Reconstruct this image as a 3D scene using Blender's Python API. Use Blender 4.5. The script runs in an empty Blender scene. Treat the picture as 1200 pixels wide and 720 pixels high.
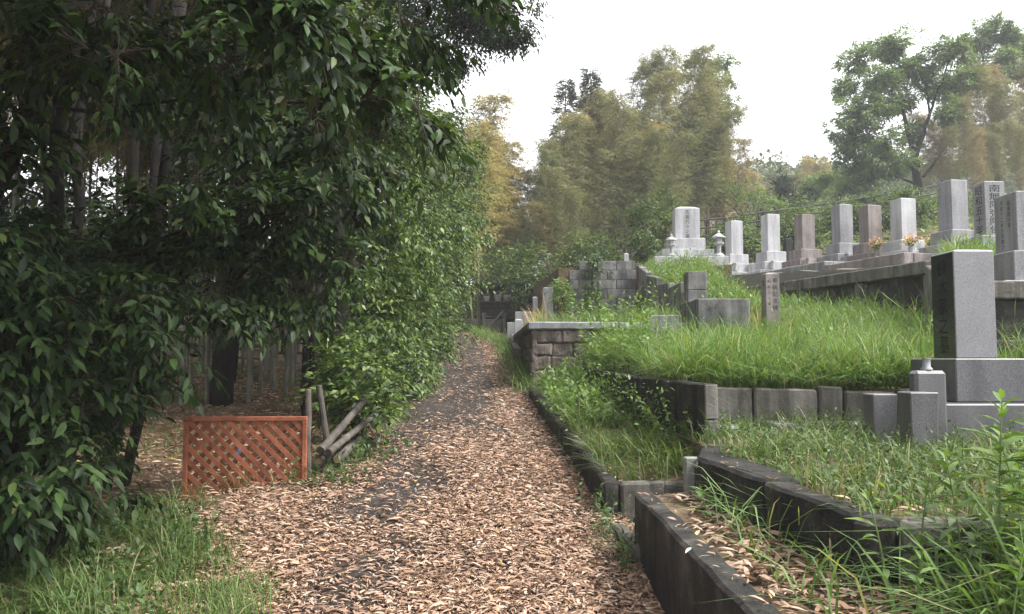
import bpy, bmesh, math, random
import numpy as np
from mathutils import Vector, Matrix, noise

R = math.radians
rng = np.random.default_rng(11)
random.seed(11)
sc = bpy.context.scene
col = sc.collection

# ------------------------------------------------------------------ camera
EYE = 1.55
FPX = 942.0
cd = bpy.data.cameras.new('camera')
cd.sensor_width = 36.0
cd.lens = 36.0 * FPX / 1200.0
cd.clip_start = 0.05
cd.clip_end = 2000
cam = bpy.data.objects.new('camera', cd)
cam.location = (0, 0, EYE)
cam.rotation_euler = (R(90 + 3.64), 0, 0)
col.objects.link(cam)
sc.camera = cam

# ------------------------------------------------------------------ sky, sun, exposure
SUN_EL, SUN_AZ = 52.0, 106.0      # azimuth clockwise from +Y: to the right, slightly behind the camera
w = bpy.data.worlds.new('World')
sc.world = w
w.use_nodes = True
wn, wl = w.node_tree.nodes, w.node_tree.links
wn.clear()
sky = wn.new('ShaderNodeTexSky')
sky.sky_type = 'NISHITA'
sky.sun_disc = False
sky.sun_elevation = R(SUN_EL)
sky.sun_rotation = R(SUN_AZ)
sky.air_density = 1.0
sky.dust_density = 7.0
sky.ozone_density = 1.0
hs = wn.new('ShaderNodeHueSaturation')
hs.inputs['Saturation'].default_value = 0.10
mx = wn.new('ShaderNodeMix')
mx.data_type = 'RGBA'
mx.inputs[0].default_value = 0.75
mx.inputs[7].default_value = (8.6, 8.7, 9.0, 1)
bg = wn.new('ShaderNodeBackground')
bg.inputs['Strength'].default_value = 0.058
wo = wn.new('ShaderNodeOutputWorld')
wl.new(sky.outputs[0], hs.inputs['Color'])
wl.new(hs.outputs[0], mx.inputs[6])
wl.new(mx.outputs[2], bg.inputs['Color'])
wl.new(bg.outputs[0], wo.inputs['Surface'])

sd = bpy.data.lights.new('sun', 'SUN')
sd.energy = 1.5
sd.angle = R(16)
sd.color = (1.0, 0.96, 0.90)
sun = bpy.data.objects.new('sun', sd)
dv = Vector((math.sin(R(SUN_AZ)) * math.cos(R(SUN_EL)), math.cos(R(SUN_AZ)) * math.cos(R(SUN_EL)), math.sin(R(SUN_EL))))
sun.rotation_euler = dv.to_track_quat('Z', 'Y').to_euler()
sun.location = (20, -20, 30)
col.objects.link(sun)

vs = sc.view_settings
vs.view_transform = 'Standard'
vs.look = 'None'
vs.gamma = 1.0
vs.use_curve_mapping = False
vs.exposure = 2.45

# ------------------------------------------------------------------ materials
MATS = {}

def new_mat(name):
    m = bpy.data.materials.new(name)
    m.use_nodes = True
    nt = m.node_tree
    nt.nodes.clear()
    out = nt.nodes.new('ShaderNodeOutputMaterial')
    MATS[name] = m
    return m, nt, out

def ramp(nt, stops):
    r = nt.nodes.new('ShaderNodeValToRGB')
    el = r.color_ramp.elements
    while len(el) < len(stops):
        el.new(0.5)
    for e, (p, c) in zip(el, stops):
        e.position = p
        e.color = (c[0], c[1], c[2], 1)
    return r

def noise_node(nt, scale, detail=4, vec=None, rough=0.6, dist=0.0):
    n = nt.nodes.new('ShaderNodeTexNoise')
    n.inputs['Scale'].default_value = scale
    n.inputs['Detail'].default_value = detail
    n.inputs['Roughness'].default_value = rough
    n.inputs['Distortion'].default_value = dist
    if vec is not None:
        nt.links.new(vec, n.inputs['Vector'])
    return n

def leaf_mat(name, stops, rough=0.45, trans=0.3, spec=0.35, tint=(1.25, 1.3, 0.55), objvar=0.0):
    """foliage: colour of each leaf from its own random number, part of the light passes through"""
    m, nt, out = new_mat(name)
    a = nt.nodes.new('ShaderNodeAttribute')
    a.attribute_name = 'rnd'
    src = a.outputs['Fac']
    if objvar:
        oi = nt.nodes.new('ShaderNodeObjectInfo')
        ma = nt.nodes.new('ShaderNodeMath'); ma.operation = 'MULTIPLY_ADD'
        ma.inputs[1].default_value = objvar
        ma.inputs[2].default_value = -objvar * 0.5
        nt.links.new(oi.outputs['Random'], ma.inputs[0])
        ad = nt.nodes.new('ShaderNodeMath'); ad.operation = 'ADD'
        nt.links.new(src, ad.inputs[0]); nt.links.new(ma.outputs[0], ad.inputs[1])
        src = ad.outputs[0]
    r = ramp(nt, stops)
    nt.links.new(src, r.inputs[0])
    p = nt.nodes.new('ShaderNodeBsdfPrincipled')
    p.inputs['Roughness'].default_value = rough
    p.inputs['Specular IOR Level'].default_value = spec
    nt.links.new(r.outputs[0], p.inputs['Base Color'])
    if trans > 0:
        mu = nt.nodes.new('ShaderNodeMix'); mu.data_type = 'RGBA'; mu.blend_type = 'MULTIPLY'
        mu.inputs[0].default_value = 1.0
        nt.links.new(r.outputs[0], mu.inputs[6])
        mu.inputs[7].default_value = (tint[0], tint[1], tint[2], 1)
        t = nt.nodes.new('ShaderNodeBsdfTranslucent')
        nt.links.new(mu.outputs[2], t.inputs['Color'])
        ms = nt.nodes.new('ShaderNodeMixShader')
        ms.inputs[0].default_value = trans
        nt.links.new(p.outputs[0], ms.inputs[1]); nt.links.new(t.outputs[0], ms.inputs[2])
        nt.links.new(ms.outputs[0], out.inputs[0])
    else:
        nt.links.new(p.outputs[0], out.inputs[0])
    return m

def stone_mat(name, stops, scale=3.0, rough=0.85, bump=0.4, bscale=40, spec=0.3, speck=None, stain=None, streak=0.0, moss=None):
    m, nt, out = new_mat(name)
    tc = nt.nodes.new('ShaderNodeNewGeometry')
    oi = nt.nodes.new('ShaderNodeObjectInfo')
    off = nt.nodes.new('ShaderNodeVectorMath'); off.operation = 'MULTIPLY_ADD'
    cmb = nt.nodes.new('ShaderNodeCombineXYZ')
    for i in range(3):
        nt.links.new(oi.outputs['Random'], cmb.inputs[i])
    off.inputs[1].default_value = (7.3, 3.1, 5.7)
    nt.links.new(cmb.outputs[0], off.inputs[0])
    nt.links.new(tc.outputs['Position'], off.inputs[2])
    vec = off.outputs[0]
    n1 = noise_node(nt, scale, 6, vec, 0.65)
    r = ramp(nt, stops)
    nt.links.new(n1.outputs['Fac'], r.inputs[0])
    c = r.outputs[0]
    if speck:
        # crystals of the granite
        n2 = noise_node(nt, speck[0], 2, vec, 0.7)
        r2 = ramp(nt, [(0.36, (speck[1],) * 3), (0.5, (1, 1, 1)), (0.64, (speck[2],) * 3)])
        nt.links.new(n2.outputs['Fac'], r2.inputs[0])
        mu = nt.nodes.new('ShaderNodeMix'); mu.data_type = 'RGBA'; mu.blend_type = 'MULTIPLY'
        mu.inputs[0].default_value = 1.0
        nt.links.new(c, mu.inputs[6]); nt.links.new(r2.outputs[0], mu.inputs[7])
        c = mu.outputs[2]
    if streak:
        # run-off streaks: noise stretched along the vertical
        mp = nt.nodes.new('ShaderNodeMapping')
        mp.inputs['Scale'].default_value = (7, 7, 0.7)
        nt.links.new(vec, mp.inputs[0])
        n3 = noise_node(nt, 1.0, 5, mp.outputs[0], 0.6)
        r3 = ramp(nt, [(0.38, stain or (0.25, 0.25, 0.24)), (0.62, (1, 1, 1))])
        nt.links.new(n3.outputs['Fac'], r3.inputs[0])
        mu = nt.nodes.new('ShaderNodeMix'); mu.data_type = 'RGBA'; mu.blend_type = 'MULTIPLY'
        mu.inputs[0].default_value = streak
        nt.links.new(c, mu.inputs[6]); nt.links.new(r3.outputs[0], mu.inputs[7])
        c = mu.outputs[2]
    if moss:
        n4 = noise_node(nt, 5.0, 6, vec, 0.7)
        r4 = ramp(nt, [(0.56, (0, 0, 0)), (0.68, (1, 1, 1))])
        nt.links.new(n4.outputs['Fac'], r4.inputs[0])
        mm = nt.nodes.new('ShaderNodeMix'); mm.data_type = 'RGBA'
        nt.links.new(r4.outputs[0], mm.inputs[0])
        nt.links.new(c, mm.inputs[6]); mm.inputs[7].default_value = (*moss, 1)
        c = mm.outputs[2]
    p = nt.nodes.new('ShaderNodeBsdfPrincipled')
    p.inputs['Roughness'].default_value = rough
    p.inputs['Specular IOR Level'].default_value = spec
    nt.links.new(c, p.inputs['Base Color'])
    if bump:
        nb = noise_node(nt, bscale, 6, vec, 0.7)
        b = nt.nodes.new('ShaderNodeBump')
        b.inputs['Strength'].default_value = bump
        b.inputs['Distance'].default_value = 0.02
        nt.links.new(nb.outputs['Fac'], b.inputs['Height'])
        nt.links.new(b.outputs[0], p.inputs['Normal'])
    nt.links.new(p.outputs[0], out.inputs[0])
    return m

G = lambda v: (v, v * 0.985, v * 0.96)
stone_mat('asphalt', [(0.3, (0.026, 0.0225, 0.0205)), (0.55, (0.048, 0.042, 0.039)), (0.75, (0.085, 0.067, 0.055))], 2.2, 0.97, 0.5, 90, 0.12, speck=(140, 0.7, 1.35))
stone_mat('forest_soil', [(0.3, (0.045, 0.032, 0.02)), (0.5, (0.10, 0.07, 0.04)), (0.66, (0.17, 0.115, 0.065)), (0.8, (0.06, 0.075, 0.025))], 1.6, 0.95, 0.8, 22)
stone_mat('gravel', [(0.3, (0.12, 0.11, 0.10)), (0.7, (0.24, 0.225, 0.205))], 30.0, 0.95, 0.9, 60)
stone_mat('bed_soil', [(0.3, (0.05, 0.036, 0.022)), (0.5, (0.11, 0.08, 0.048)), (0.7, (0.17, 0.12, 0.075))], 4.0, 0.95, 0.8, 30)
stone_mat('concrete_black', [(0.28, (0.016, 0.016, 0.016)), (0.5, (0.042, 0.040, 0.037)), (0.62, (0.085, 0.080, 0.072)), (0.78, (0.17, 0.16, 0.14))], 4.0, 0.95, 1.0, 38, streak=0.55, moss=(0.030, 0.036, 0.018))
stone_mat('concrete_worn', [(0.3, (0.10, 0.095, 0.085)), (0.5, (0.19, 0.18, 0.16)), (0.72, (0.27, 0.25, 0.225))], 3.5, 0.9, 0.6, 50, streak=0.8, moss=(0.05, 0.052, 0.035))
stone_mat('concrete_pale', [(0.3, (0.20, 0.20, 0.19)), (0.6, (0.33, 0.33, 0.31))], 4.0, 0.85, 0.4, 50, streak=0.4)
stone_mat('block_grey', [(0.3, (0.10, 0.10, 0.102)), (0.5, (0.20, 0.198, 0.198)), (0.72, (0.31, 0.30, 0.295))], 2.6, 0.92, 0.7, 60, streak=0.75, moss=(0.04, 0.043, 0.036))
stone_mat('masonry', [(0.3, (0.06, 0.052, 0.045)), (0.46, (0.17, 0.14, 0.12)), (0.62, (0.33, 0.275, 0.245)), (0.75, (0.44, 0.38, 0.34))], 5.0, 0.92, 1.0, 22, streak=.6, moss=(0.030, 0.027, 0.022))
stone_mat('mortar', [(0.3, (0.03, 0.03, 0.028)), (0.7, (0.07, 0.066, 0.06))], 6, 0.95, 0.5, 60)
stone_mat('granite_polished_shade', [(0.3, (0.020, 0.020, 0.022)), (0.7, (0.036, 0.036, 0.039))], 2.0, 0.10, 0, 200, 0.5, speck=(260, 0.6, 1.6))  # polished stone with the path side's shade put into its near-black colour
stone_mat('granite_base', [(0.3, (0.085, 0.084, 0.09)), (0.7, (0.13, 0.128, 0.136))], 2.0, 0.4, 0.05, 200, 0.45, speck=(220, 0.5, 1.7), streak=0.4)
stone_mat('granite_dark', [(0.3, (0.15, 0.148, 0.158)), (0.7, (0.205, 0.203, 0.215))], 2.0, 0.30, 0.05, 200, 0.5, speck=(260, 0.55, 1.6))
stone_mat('granite_mid', [(0.3, (0.19, 0.19, 0.20)), (0.7, (0.27, 0.27, 0.285))], 2.0, 0.5, 0.08, 160, 0.35, speck=(120, 0.65, 1.4), streak=0.5)
stone_mat('granite_pale', [(0.3, (0.34, 0.34, 0.36)), (0.7, (0.46, 0.46, 0.475))], 2.0, 0.55, 0.08, 120, 0.3, speck=(100, 0.8, 1.2), streak=0.45)
stone_mat('granite_rose', [(0.3, (0.17, 0.15, 0.145)), (0.7, (0.30, 0.26, 0.25))], 3.0, 0.7, 0.3, 80, 0.3, speck=(110, 0.7, 1.3), streak=0.5)
stone_mat('engraving', [(0.3, (0.012, 0.012, 0.013)), (0.7, (0.022, 0.022, 0.024))], 9, 0.8, 0)
stone_mat('carved', [(0.3, (0.006, 0.006, 0.006)), (0.7, (0.010, 0.010, 0.010))], 9, 0.9, 0)
stone_mat('bark', [(0.3, (0.007, 0.006, 0.005)), (0.6, (0.019, 0.016, 0.013)), (0.8, (0.040, 0.035, 0.030))], 6, 0.95, 0.9, 26)
stone_mat('twig_bark', [(0.3, (0.03, 0.024, 0.016)), (0.7, (0.07, 0.055, 0.035))], 8, 0.9, 0.3, 40)
stone_mat('culm_grey', [(0.3, (0.085, 0.088, 0.068)), (0.5, (0.155, 0.155, 0.12)), (0.75, (0.24, 0.23, 0.18))], 5, 0.6, 0.2, 30)
stone_mat('culm_yellow', [(0.3, (0.27, 0.25, 0.15)), (0.7, (0.45, 0.41, 0.28))], 5, 0.6, 0.2, 30)
stone_mat('old_wood', [(0.3, (0.05, 0.044, 0.037)), (0.55, (0.115, 0.102, 0.088)), (0.75, (0.19, 0.17, 0.15))], 5, 0.85, 0.5, 40, streak=0.5)
stone_mat('dark_wood', [(0.3, (0.03, 0.026, 0.022)), (0.7, (0.085, 0.074, 0.065))], 5, 0.9, 0.5, 40)
stone_mat('cut_wood', [(0.3, (0.20, 0.13, 0.075)), (0.7, (0.34, 0.24, 0.15))], 14, 0.85, 0.4, 60)
stone_mat('lattice_paint', [(0.25, (0.15, 0.055, 0.032)), (0.45, (0.29, 0.098, 0.050)), (0.6, (0.35, 0.125, 0.065)), (0.78, (0.38, 0.18, 0.11))], 7, 0.75, 0.5, 60, streak=0.45)
stone_mat('white_plastic', [(0.3, (0.62, 0.62, 0.60)), (0.7, (0.75, 0.75, 0.73))], 6, 0.5, 0)
stone_mat('blue_plastic', [(0.3, (0.05, 0.12, 0.30)), (0.7, (0.10, 0.20, 0.42))], 6, 0.4, 0)
stone_mat('steel', [(0.3, (0.22, 0.23, 0.25)), (0.7, (0.32, 0.33, 0.35))], 8, 0.3, 0, spec=0.8)

leaf_mat('leaf_broad', [(0.0, (0.009, 0.019, 0.007)), (0.45, (0.018, 0.038, 0.011)), (0.8, (0.038, 0.074, 0.018)), (0.94, (0.060, 0.098, 0.026)), (1.0, (0.070, 0.062, 0.026))], 0.5, 0.22, 0.2)
leaf_mat('leaf_hedge', [(0.0, (0.015, 0.032, 0.009)), (0.45, (0.045, 0.085, 0.018)), (0.80, (0.105, 0.165, 0.036)), (1.0, (0.19, 0.235, 0.06))], 0.42, 0.28, 0.3)
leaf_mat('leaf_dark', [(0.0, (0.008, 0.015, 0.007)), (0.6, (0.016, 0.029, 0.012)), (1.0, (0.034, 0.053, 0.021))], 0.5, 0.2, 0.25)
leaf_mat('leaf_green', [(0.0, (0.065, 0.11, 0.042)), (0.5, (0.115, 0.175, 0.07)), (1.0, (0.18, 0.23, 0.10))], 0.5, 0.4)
leaf_mat('leaf_cedar', [(0.0, (0.03, 0.045, 0.02)), (1.0, (0.085, 0.105, 0.045))], 0.6, 0.1)
leaf_mat('bamboo_gold', [(0.0, (0.185, 0.165, 0.070)), (0.5, (0.28, 0.25, 0.11)), (1.0, (0.37, 0.33, 0.16))], 0.5, 0.45, 0.25, (1.2, 1.1, 0.7), 0.5)
leaf_mat('bamboo_olive', [(0.0, (0.10, 0.112, 0.056)), (0.5, (0.175, 0.182, 0.096)), (1.0, (0.265, 0.255, 0.14))], 0.5, 0.45, 0.25, (1.2, 1.15, 0.7), 0.5)
leaf_mat('bamboo_rust', [(0.0, (0.135, 0.12, 0.070)), (0.5, (0.21, 0.178, 0.104)), (1.0, (0.30, 0.235, 0.132))], 0.5, 0.45, 0.25, (1.2, 1.05, 0.7), 0.5)
leaf_mat('bamboo_green', [(0.0, (0.085, 0.105, 0.05)), (0.5, (0.15, 0.165, 0.08)), (1.0, (0.22, 0.22, 0.105))], 0.5, 0.4, 0.25, (1.2, 1.2, 0.7), 0.5)
leaf_mat('grass_bright', [(0.0, (0.072, 0.135, 0.036)), (0.5, (0.128, 0.212, 0.062)), (0.85, (0.19, 0.275, 0.092)), (0.93, (0.27, 0.29, 0.14)), (1.0, (0.40, 0.34, 0.19))], 0.5, 0.35, 0.3)
leaf_mat('grass_deep', [(0.0, (0.055, 0.098, 0.025)), (0.5, (0.10, 0.155, 0.042)), (0.85, (0.15, 0.205, 0.065)), (1.0, (0.32, 0.27, 0.15))], 0.5, 0.3, 0.3)
leaf_mat('weed_leaf', [(0.0, (0.075, 0.145, 0.032)), (0.6, (0.13, 0.215, 0.052)), (1.0, (0.20, 0.28, 0.08))], 0.45, 0.35, 0.35)
leaf_mat('weed_dark', [(0.0, (0.035, 0.07, 0.02)), (0.6, (0.065, 0.115, 0.035)), (1.0, (0.11, 0.16, 0.055))], 0.45, 0.3, 0.35)
leaf_mat('dead_leaf', [(0.0, (0.035, 0.023, 0.017)), (0.13, (0.13, 0.078, 0.052)), (0.34, (0.28, 0.170, 0.112)), (0.62, (0.42, 0.275, 0.192)), (0.86, (0.52, 0.375, 0.28)), (0.97, (0.60, 0.48, 0.39)), (1.0, (0.40, 0.26, 0.05))], 0.7, 0.12, 0.25, (1.1, 1.0, 0.8))
leaf_mat('dry_grass', [(0.0, (0.30, 0.19, 0.09)), (1.0, (0.50, 0.36, 0.20))], 0.7, 0.25, 0.2)
leaf_mat('petal', [(0.0, (0.55, 0.10, 0.16)), (0.5, (0.75, 0.45, 0.08)), (1.0, (0.8, 0.75, 0.72))], 0.6, 0.3, 0.2, (1, 1, 1))
leaf_mat('far_wood', [(0.0, (0.05, 0.075, 0.035)), (0.5, (0.10, 0.12, 0.05)), (0.75, (0.17, 0.15, 0.06)), (1.0, (0.34, 0.21, 0.07))], 0.6, 0.25, 0.2)
M = MATS

# ------------------------------------------------------------------ object helpers
def link(name, me, mat=None, parent=None):
    o = bpy.data.objects.new(name, me)
    col.objects.link(o)
    if mat is not None and me is not None and not me.materials:
        me.materials.append(M[mat])
    if parent is not None:
        o.parent = parent
    return o

def tag(o, label=None, cat=None, group=None, kind=None):
    if label: o['label'] = label
    if cat: o['category'] = cat
    if group: o['group'] = group
    if kind: o['kind'] = kind
    return o

def thing(name, label, cat, loc=(0, 0, 0), rz=0.0, group=None):
    o = bpy.data.objects.new(name, None)
    o.empty_display_size = 0.1
    o.location = loc
    o.rotation_euler = (0, 0, rz)
    col.objects.link(o)
    return tag(o, label, cat, group)

class MB:
    """collects primitive shapes, then becomes one mesh"""
    def __init__(s):
        s.v, s.f = [], []
    def add(s, verts, faces):
        b = len(s.v)
        s.v += [tuple(x) for x in verts]
        s.f += [tuple(i + b for i in f) for f in faces]
    def box(s, x0, x1, y0, y1, z0, z1):
        s.add([(x0, y0, z0), (x1, y0, z0), (x1, y1, z0), (x0, y1, z0), (x0, y0, z1), (x1, y0, z1), (x1, y1, z1), (x0, y1, z1)],
              [(0, 3, 2, 1), (4, 5, 6, 7), (0, 1, 5, 4), (1, 2, 6, 5), (2, 3, 7, 6), (3, 0, 4, 7)])
    def tube(s, pts, rad, n=8, cap=True):
        pts = [Vector(p) for p in pts]
        if not hasattr(rad, '__len__'):
            rad = [rad] * len(pts)
        vs, fs = [], []
        prev = None
        for i, p in enumerate(pts):
            d = (pts[min(i + 1, len(pts) - 1)] - pts[max(i - 1, 0)]).normalized()
            a = prev if prev is not None else (Vector((1, 0, 0)) if abs(d.x) < 0.8 else Vector((0, 1, 0)))
            u = (a - d * a.dot(d)).normalized()
            prev = u
            v = d.cross(u)
            for k in range(n):
                t = 2 * math.pi * k / n
                vs.append(p + (u * math.cos(t) + v * math.sin(t)) * rad[i])
        for i in range(len(pts) - 1):
            for k in range(n):
                k2 = (k + 1) % n
                fs.append((i * n + k, i * n + k2, (i + 1) * n + k2, (i + 1) * n + k))
        if cap:
            fs.append(tuple(range(n - 1, -1, -1)))
            fs.append(tuple((len(pts) - 1) * n + k for k in range(n)))
        s.add(vs, fs)
    def lathe(s, prof, n=14, c=(0, 0, 0)):
        vs, fs = [], []
        for r, z in prof:
            for k in range(n):
                t = 2 * math.pi * k / n
                vs.append((c[0] + r * math.cos(t), c[1] + r * math.sin(t), c[2] + z))
        for i in range(len(prof) - 1):
            for k in range(n):
                k2 = (k + 1) % n
                fs.append((i * n + k, i * n + k2, (i + 1) * n + k2, (i + 1) * n + k))
        fs.append(tuple(range(n - 1, -1, -1)))
        fs.append(tuple((len(prof) - 1) * n + k for k in range(n)))
        s.add(vs, fs)
    def mesh(s, name='mesh', bevel=0.0, smooth=False):
        me = bpy.data.meshes.new(name)
        me.from_pydata(s.v, [], s.f)
        if bevel:
            bm = bmesh.new(); bm.from_mesh(me)
            bmesh.ops.bevel(bm, geom=bm.edges[:], offset=bevel, segments=1, affect='EDGES')
            bm.to_mesh(me); bm.free()
        if smooth:
            me.polygons.foreach_set('use_smooth', [True] * len(me.polygons))
        me.update()
        return me
    def build(s, name, mat, parent=None, bevel=0.0, smooth=False):
        return link(name, s.mesh(name, bevel, smooth), mat, parent)

def worn(verts8, bevel=0.014, seg=0.07, amp=0.008, freq=5.0, seed=0.0):
    """a cast or cut block given by 8 corners: chamfered, cut into short lengths and unevenly worn"""
    bm = bmesh.new()
    vv = [bm.verts.new(v) for v in verts8]
    for f in [(0, 3, 2, 1), (4, 5, 6, 7), (0, 1, 5, 4), (1, 2, 6, 5), (2, 3, 7, 6), (3, 0, 4, 7)]:
        bm.faces.new([vv[i] for i in f])
    bmesh.ops.bevel(bm, geom=bm.edges[:], offset=bevel, segments=1, affect='EDGES')
    if seg:
        for _ in range(1):
            long = [e for e in bm.edges if e.calc_length() > seg * 1.5]
            groups = {}
            for e in long:
                groups.setdefault(min(34, max(1, int(e.calc_length() / seg))), []).append(e)
            for cuts, es in groups.items():
                es = [e for e in es if e.is_valid]
                bmesh.ops.subdivide_edges(bm, edges=es, cuts=cuts, use_grid_fill=True)
        for v in bm.verts:
            q = v.co * freq + Vector((seed, seed * 1.7, seed * 0.3))
            v.co += noise.noise_vector(q) * amp + noise.noise_vector(q * 5) * amp * 0.45
    me = bpy.data.meshes.new('worn')
    bm.to_mesh(me); bm.free()
    return me

def wall_corners(p0, p1, th, zb, zt):
    """p0 -> p1 ground line, th > 0 thickens to the right hand; zb, zt pairs for both ends"""
    a, b = Vector((p0[0], p0[1], 0)), Vector((p1[0], p1[1], 0))
    d = (b - a).normalized()
    n = Vector((d.y, -d.x, 0)) * th
    zb = zb if hasattr(zb, '__len__') else (zb, zb)
    zt = zt if hasattr(zt, '__len__') else (zt, zt)
    q = [a, a + n, b + n, b]
    if th < 0:
        q = [a + n, a, b, b + n]
    zz = [0, 0, 1, 1]
    return [(q[i].x, q[i].y, zb[zz[i]]) for i in range(4)] + [(q[i].x, q[i].y, zt[zz[i]]) for i in range(4)]

def piece(name, p0, p1, th, zb, zt, mat, parent=None, **k):
    return link(name, worn(wall_corners(p0, p1, th, zb, zt), seed=random.random() * 50, **k), mat, parent)

# ------------------------------------------------------------------ leaves
UP = np.array([0.0, 0, 1])

def nrm(a):
    return a / np.maximum(np.linalg.norm(a, axis=-1, keepdims=True), 1e-9)

SH = {
    'q': ([(0, 0, 0), (.45, .5, .05), (1, 0, -.06), (.45, -.5, .05)], [(0, 1, 2), (0, 2, 3)]),
    'l': ([(0, 0, 0), (.42, .5, .05), (.45, 0, 0), (.42, -.5, .05), (1, 0, -.14)], [(0, 1, 2), (0, 2, 3), (1, 4, 2), (2, 4, 3)]),
    'b': ([(0, 0, 0), (.28, .42, .06), (.30, 0, .02), (.28, -.42, .06), (.60, .44, .02), (.62, 0, -.03), (.60, -.44, .02), (1, 0, -.16)],
          [(0, 1, 2), (0, 2, 3), (1, 4, 5), (1, 5, 2), (2, 5, 6), (2, 6, 3), (4, 7, 5), (5, 7, 6)]),
    # dry, curled lengthwise
    'd': ([(0, 0, 0), (.35, .5, .10), (.35, -.5, .07), (.70, .42, .13), (.70, -.42, .10), (1, 0, .04)],
          [(0, 2, 1), (1, 2, 4), (1, 4, 3), (3, 4, 5)]),
}

def tri_mesh(name, V, F, rnd=None):
    """V (n,m,3), F faces of one element"""
    n, m = V.shape[:2]
    F = np.asarray(F, dtype=np.int32)
    me = bpy.data.meshes.new(name)
    me.vertices.add(n * m)
    me.vertices.foreach_set('co', V.reshape(-1).astype(np.float32))
    idx = (F[None] + (np.arange(n, dtype=np.int32) * m)[:, None, None]).reshape(-1)
    nf = n * len(F)
    me.loops.add(nf * 3)
    me.loops.foreach_set('vertex_index', idx)
    me.polygons.add(nf)
    me.polygons.foreach_set('loop_start', np.arange(nf, dtype=np.int32) * 3)
    if rnd is None:
        rnd = rng.random(n)
    at = me.attributes.new('rnd', 'FLOAT', 'POINT')
    at.data.foreach_set('value', np.repeat(rnd, m).astype(np.float32))
    me.update(calc_edges=True)
    return me

def leaf_verts(P, D, N, L, W, shape):
    D = nrm(D)
    S = nrm(np.cross(D, N))
    N = np.cross(S, D)
    a = np.array(SH[shape][0])
    Lx, Wx = L[:, None, None], W[:, None, None]
    return P[:, None] + D[:, None] * (a[:, 0][None, :, None] * Lx) + S[:, None] * (a[:, 1][None, :, None] * Wx) + N[:, None] * (a[:, 2][None, :, None] * Lx)

def leaves(name, lv, mat, shape='l', parent=None, rnd=None):
    P, D, N, L, W = lv
    return link(name, tri_mesh(name, leaf_verts(P, D, N, L, W, shape), SH[shape][1], rnd), mat, parent)

def cat(*lvs):
    return tuple(np.concatenate(z) for z in zip(*lvs))

def twig_leaves(P0, D0, tl, k, L, wr=0.4, g=0.45, ang=52, jit=0.28, sag=0.25):
    """k alternate leaves on each twig (start P0, direction D0, length tl)"""
    n = len(P0)
    D0 = nrm(D0)
    tl = np.broadcast_to(tl, (n,)).astype(float)
    t = np.linspace(0.12, 1.0, k)
    P = P0[:, None] + D0[:, None] * (tl[:, None] * t)[..., None]
    P[..., 2] -= sag * tl[:, None] * t[None] ** 2
    S = np.cross(D0, UP)
    S = nrm(S + 1e-4)
    sg = np.where(np.arange(k) % 2 == 0, 1.0, -1.0)
    a = R(ang)
    D = D0[:, None] * math.cos(a) + S[:, None] * (sg * math.sin(a))[None, :, None]
    D[:, -1] = D0
    D = D + rng.normal(0, jit, D.shape)
    D[..., 2] -= g
    N = np.broadcast_to(UP, D.shape) + rng.normal(0, 0.45, D.shape) + D0[:, None] * 0.35
    LL = L * rng.uniform(0.65, 1.15, (n, k))
    return P.reshape(-1, 3), nrm(D.reshape(-1, 3)), nrm(N.reshape(-1, 3)), LL.reshape(-1), LL.reshape(-1) * wr * rng.uniform(0.85, 1.15, n * k)

def sphere_dirs(n):
    return nrm(rng.normal(size=(n, 3)))

def blob_points(blobs, n, inner=0.55, lump=0.25, clumps=None):
    """n points and outward directions spread in the outer part of uneven ellipsoids, gathered into clumps"""
    bl = np.array(blobs, float)
    area = (bl[:, 3] * bl[:, 4] + bl[:, 4] * bl[:, 5] + bl[:, 3] * bl[:, 5])
    pr = area / area.sum()
    if clumps:
        ci = rng.choice(len(bl), clumps, p=pr)
        cd_ = sphere_dirs(clumps)
        cr = rng.uniform(inner, 1.0, clumps) * (1 + rng.normal(0, lump * 0.6, clumps))
        cc = bl[ci, :3] + cd_ * bl[ci, 3:] * cr[:, None]
        k = rng.integers(0, clumps, n)
        rad = (bl[ci, 3:].min(1) * 0.30)[k]
        off = sphere_dirs(n) * (rng.random(n) ** 0.5 * rad)[:, None]
        off[:, 2] *= 0.7
        P = cc[k] + off
        D = nrm(cd_[k] * 0.8 + off / np.maximum(rad, 1e-6)[:, None] * 0.9)
    else:
        ci = rng.choice(len(bl), n, p=pr)
        D = sphere_dirs(n)
        rr = rng.uniform(inner ** 3, 1, n) ** (1 / 3) * (1 + rng.normal(0, lump * 0.3, n))
        P = bl[ci, :3] + D * bl[ci, 3:] * rr[:, None]
    return P, D

def project(P):
    a = R(3.64)
    d = P - np.array([0, 0, EYE])
    f = d[:, 1] * math.cos(a) + d[:, 2] * math.sin(a)
    u = -d[:, 1] * math.sin(a) + d[:, 2] * math.cos(a)
    f = np.where(f < 0.05, 1e9, f)
    return 600 + FPX * d[:, 0] / f, 360 - FPX * u / f, f

def unit_leaves(shape, mat, wr):
    out = []
    for r_ in (0.1, 0.3, 0.5, 0.65, 0.85):
        z = np.zeros((1, 3))
        me = tri_mesh('leaf', leaf_verts(z, np.array([[1.0, 0, 0]]), np.array([[0, 0, 1.0]]), np.array([1.0]), np.array([wr]), shape), SH[shape][1], np.array([r_]))
        me.materials.append(M[mat])
        out.append(me)
    return out

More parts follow.
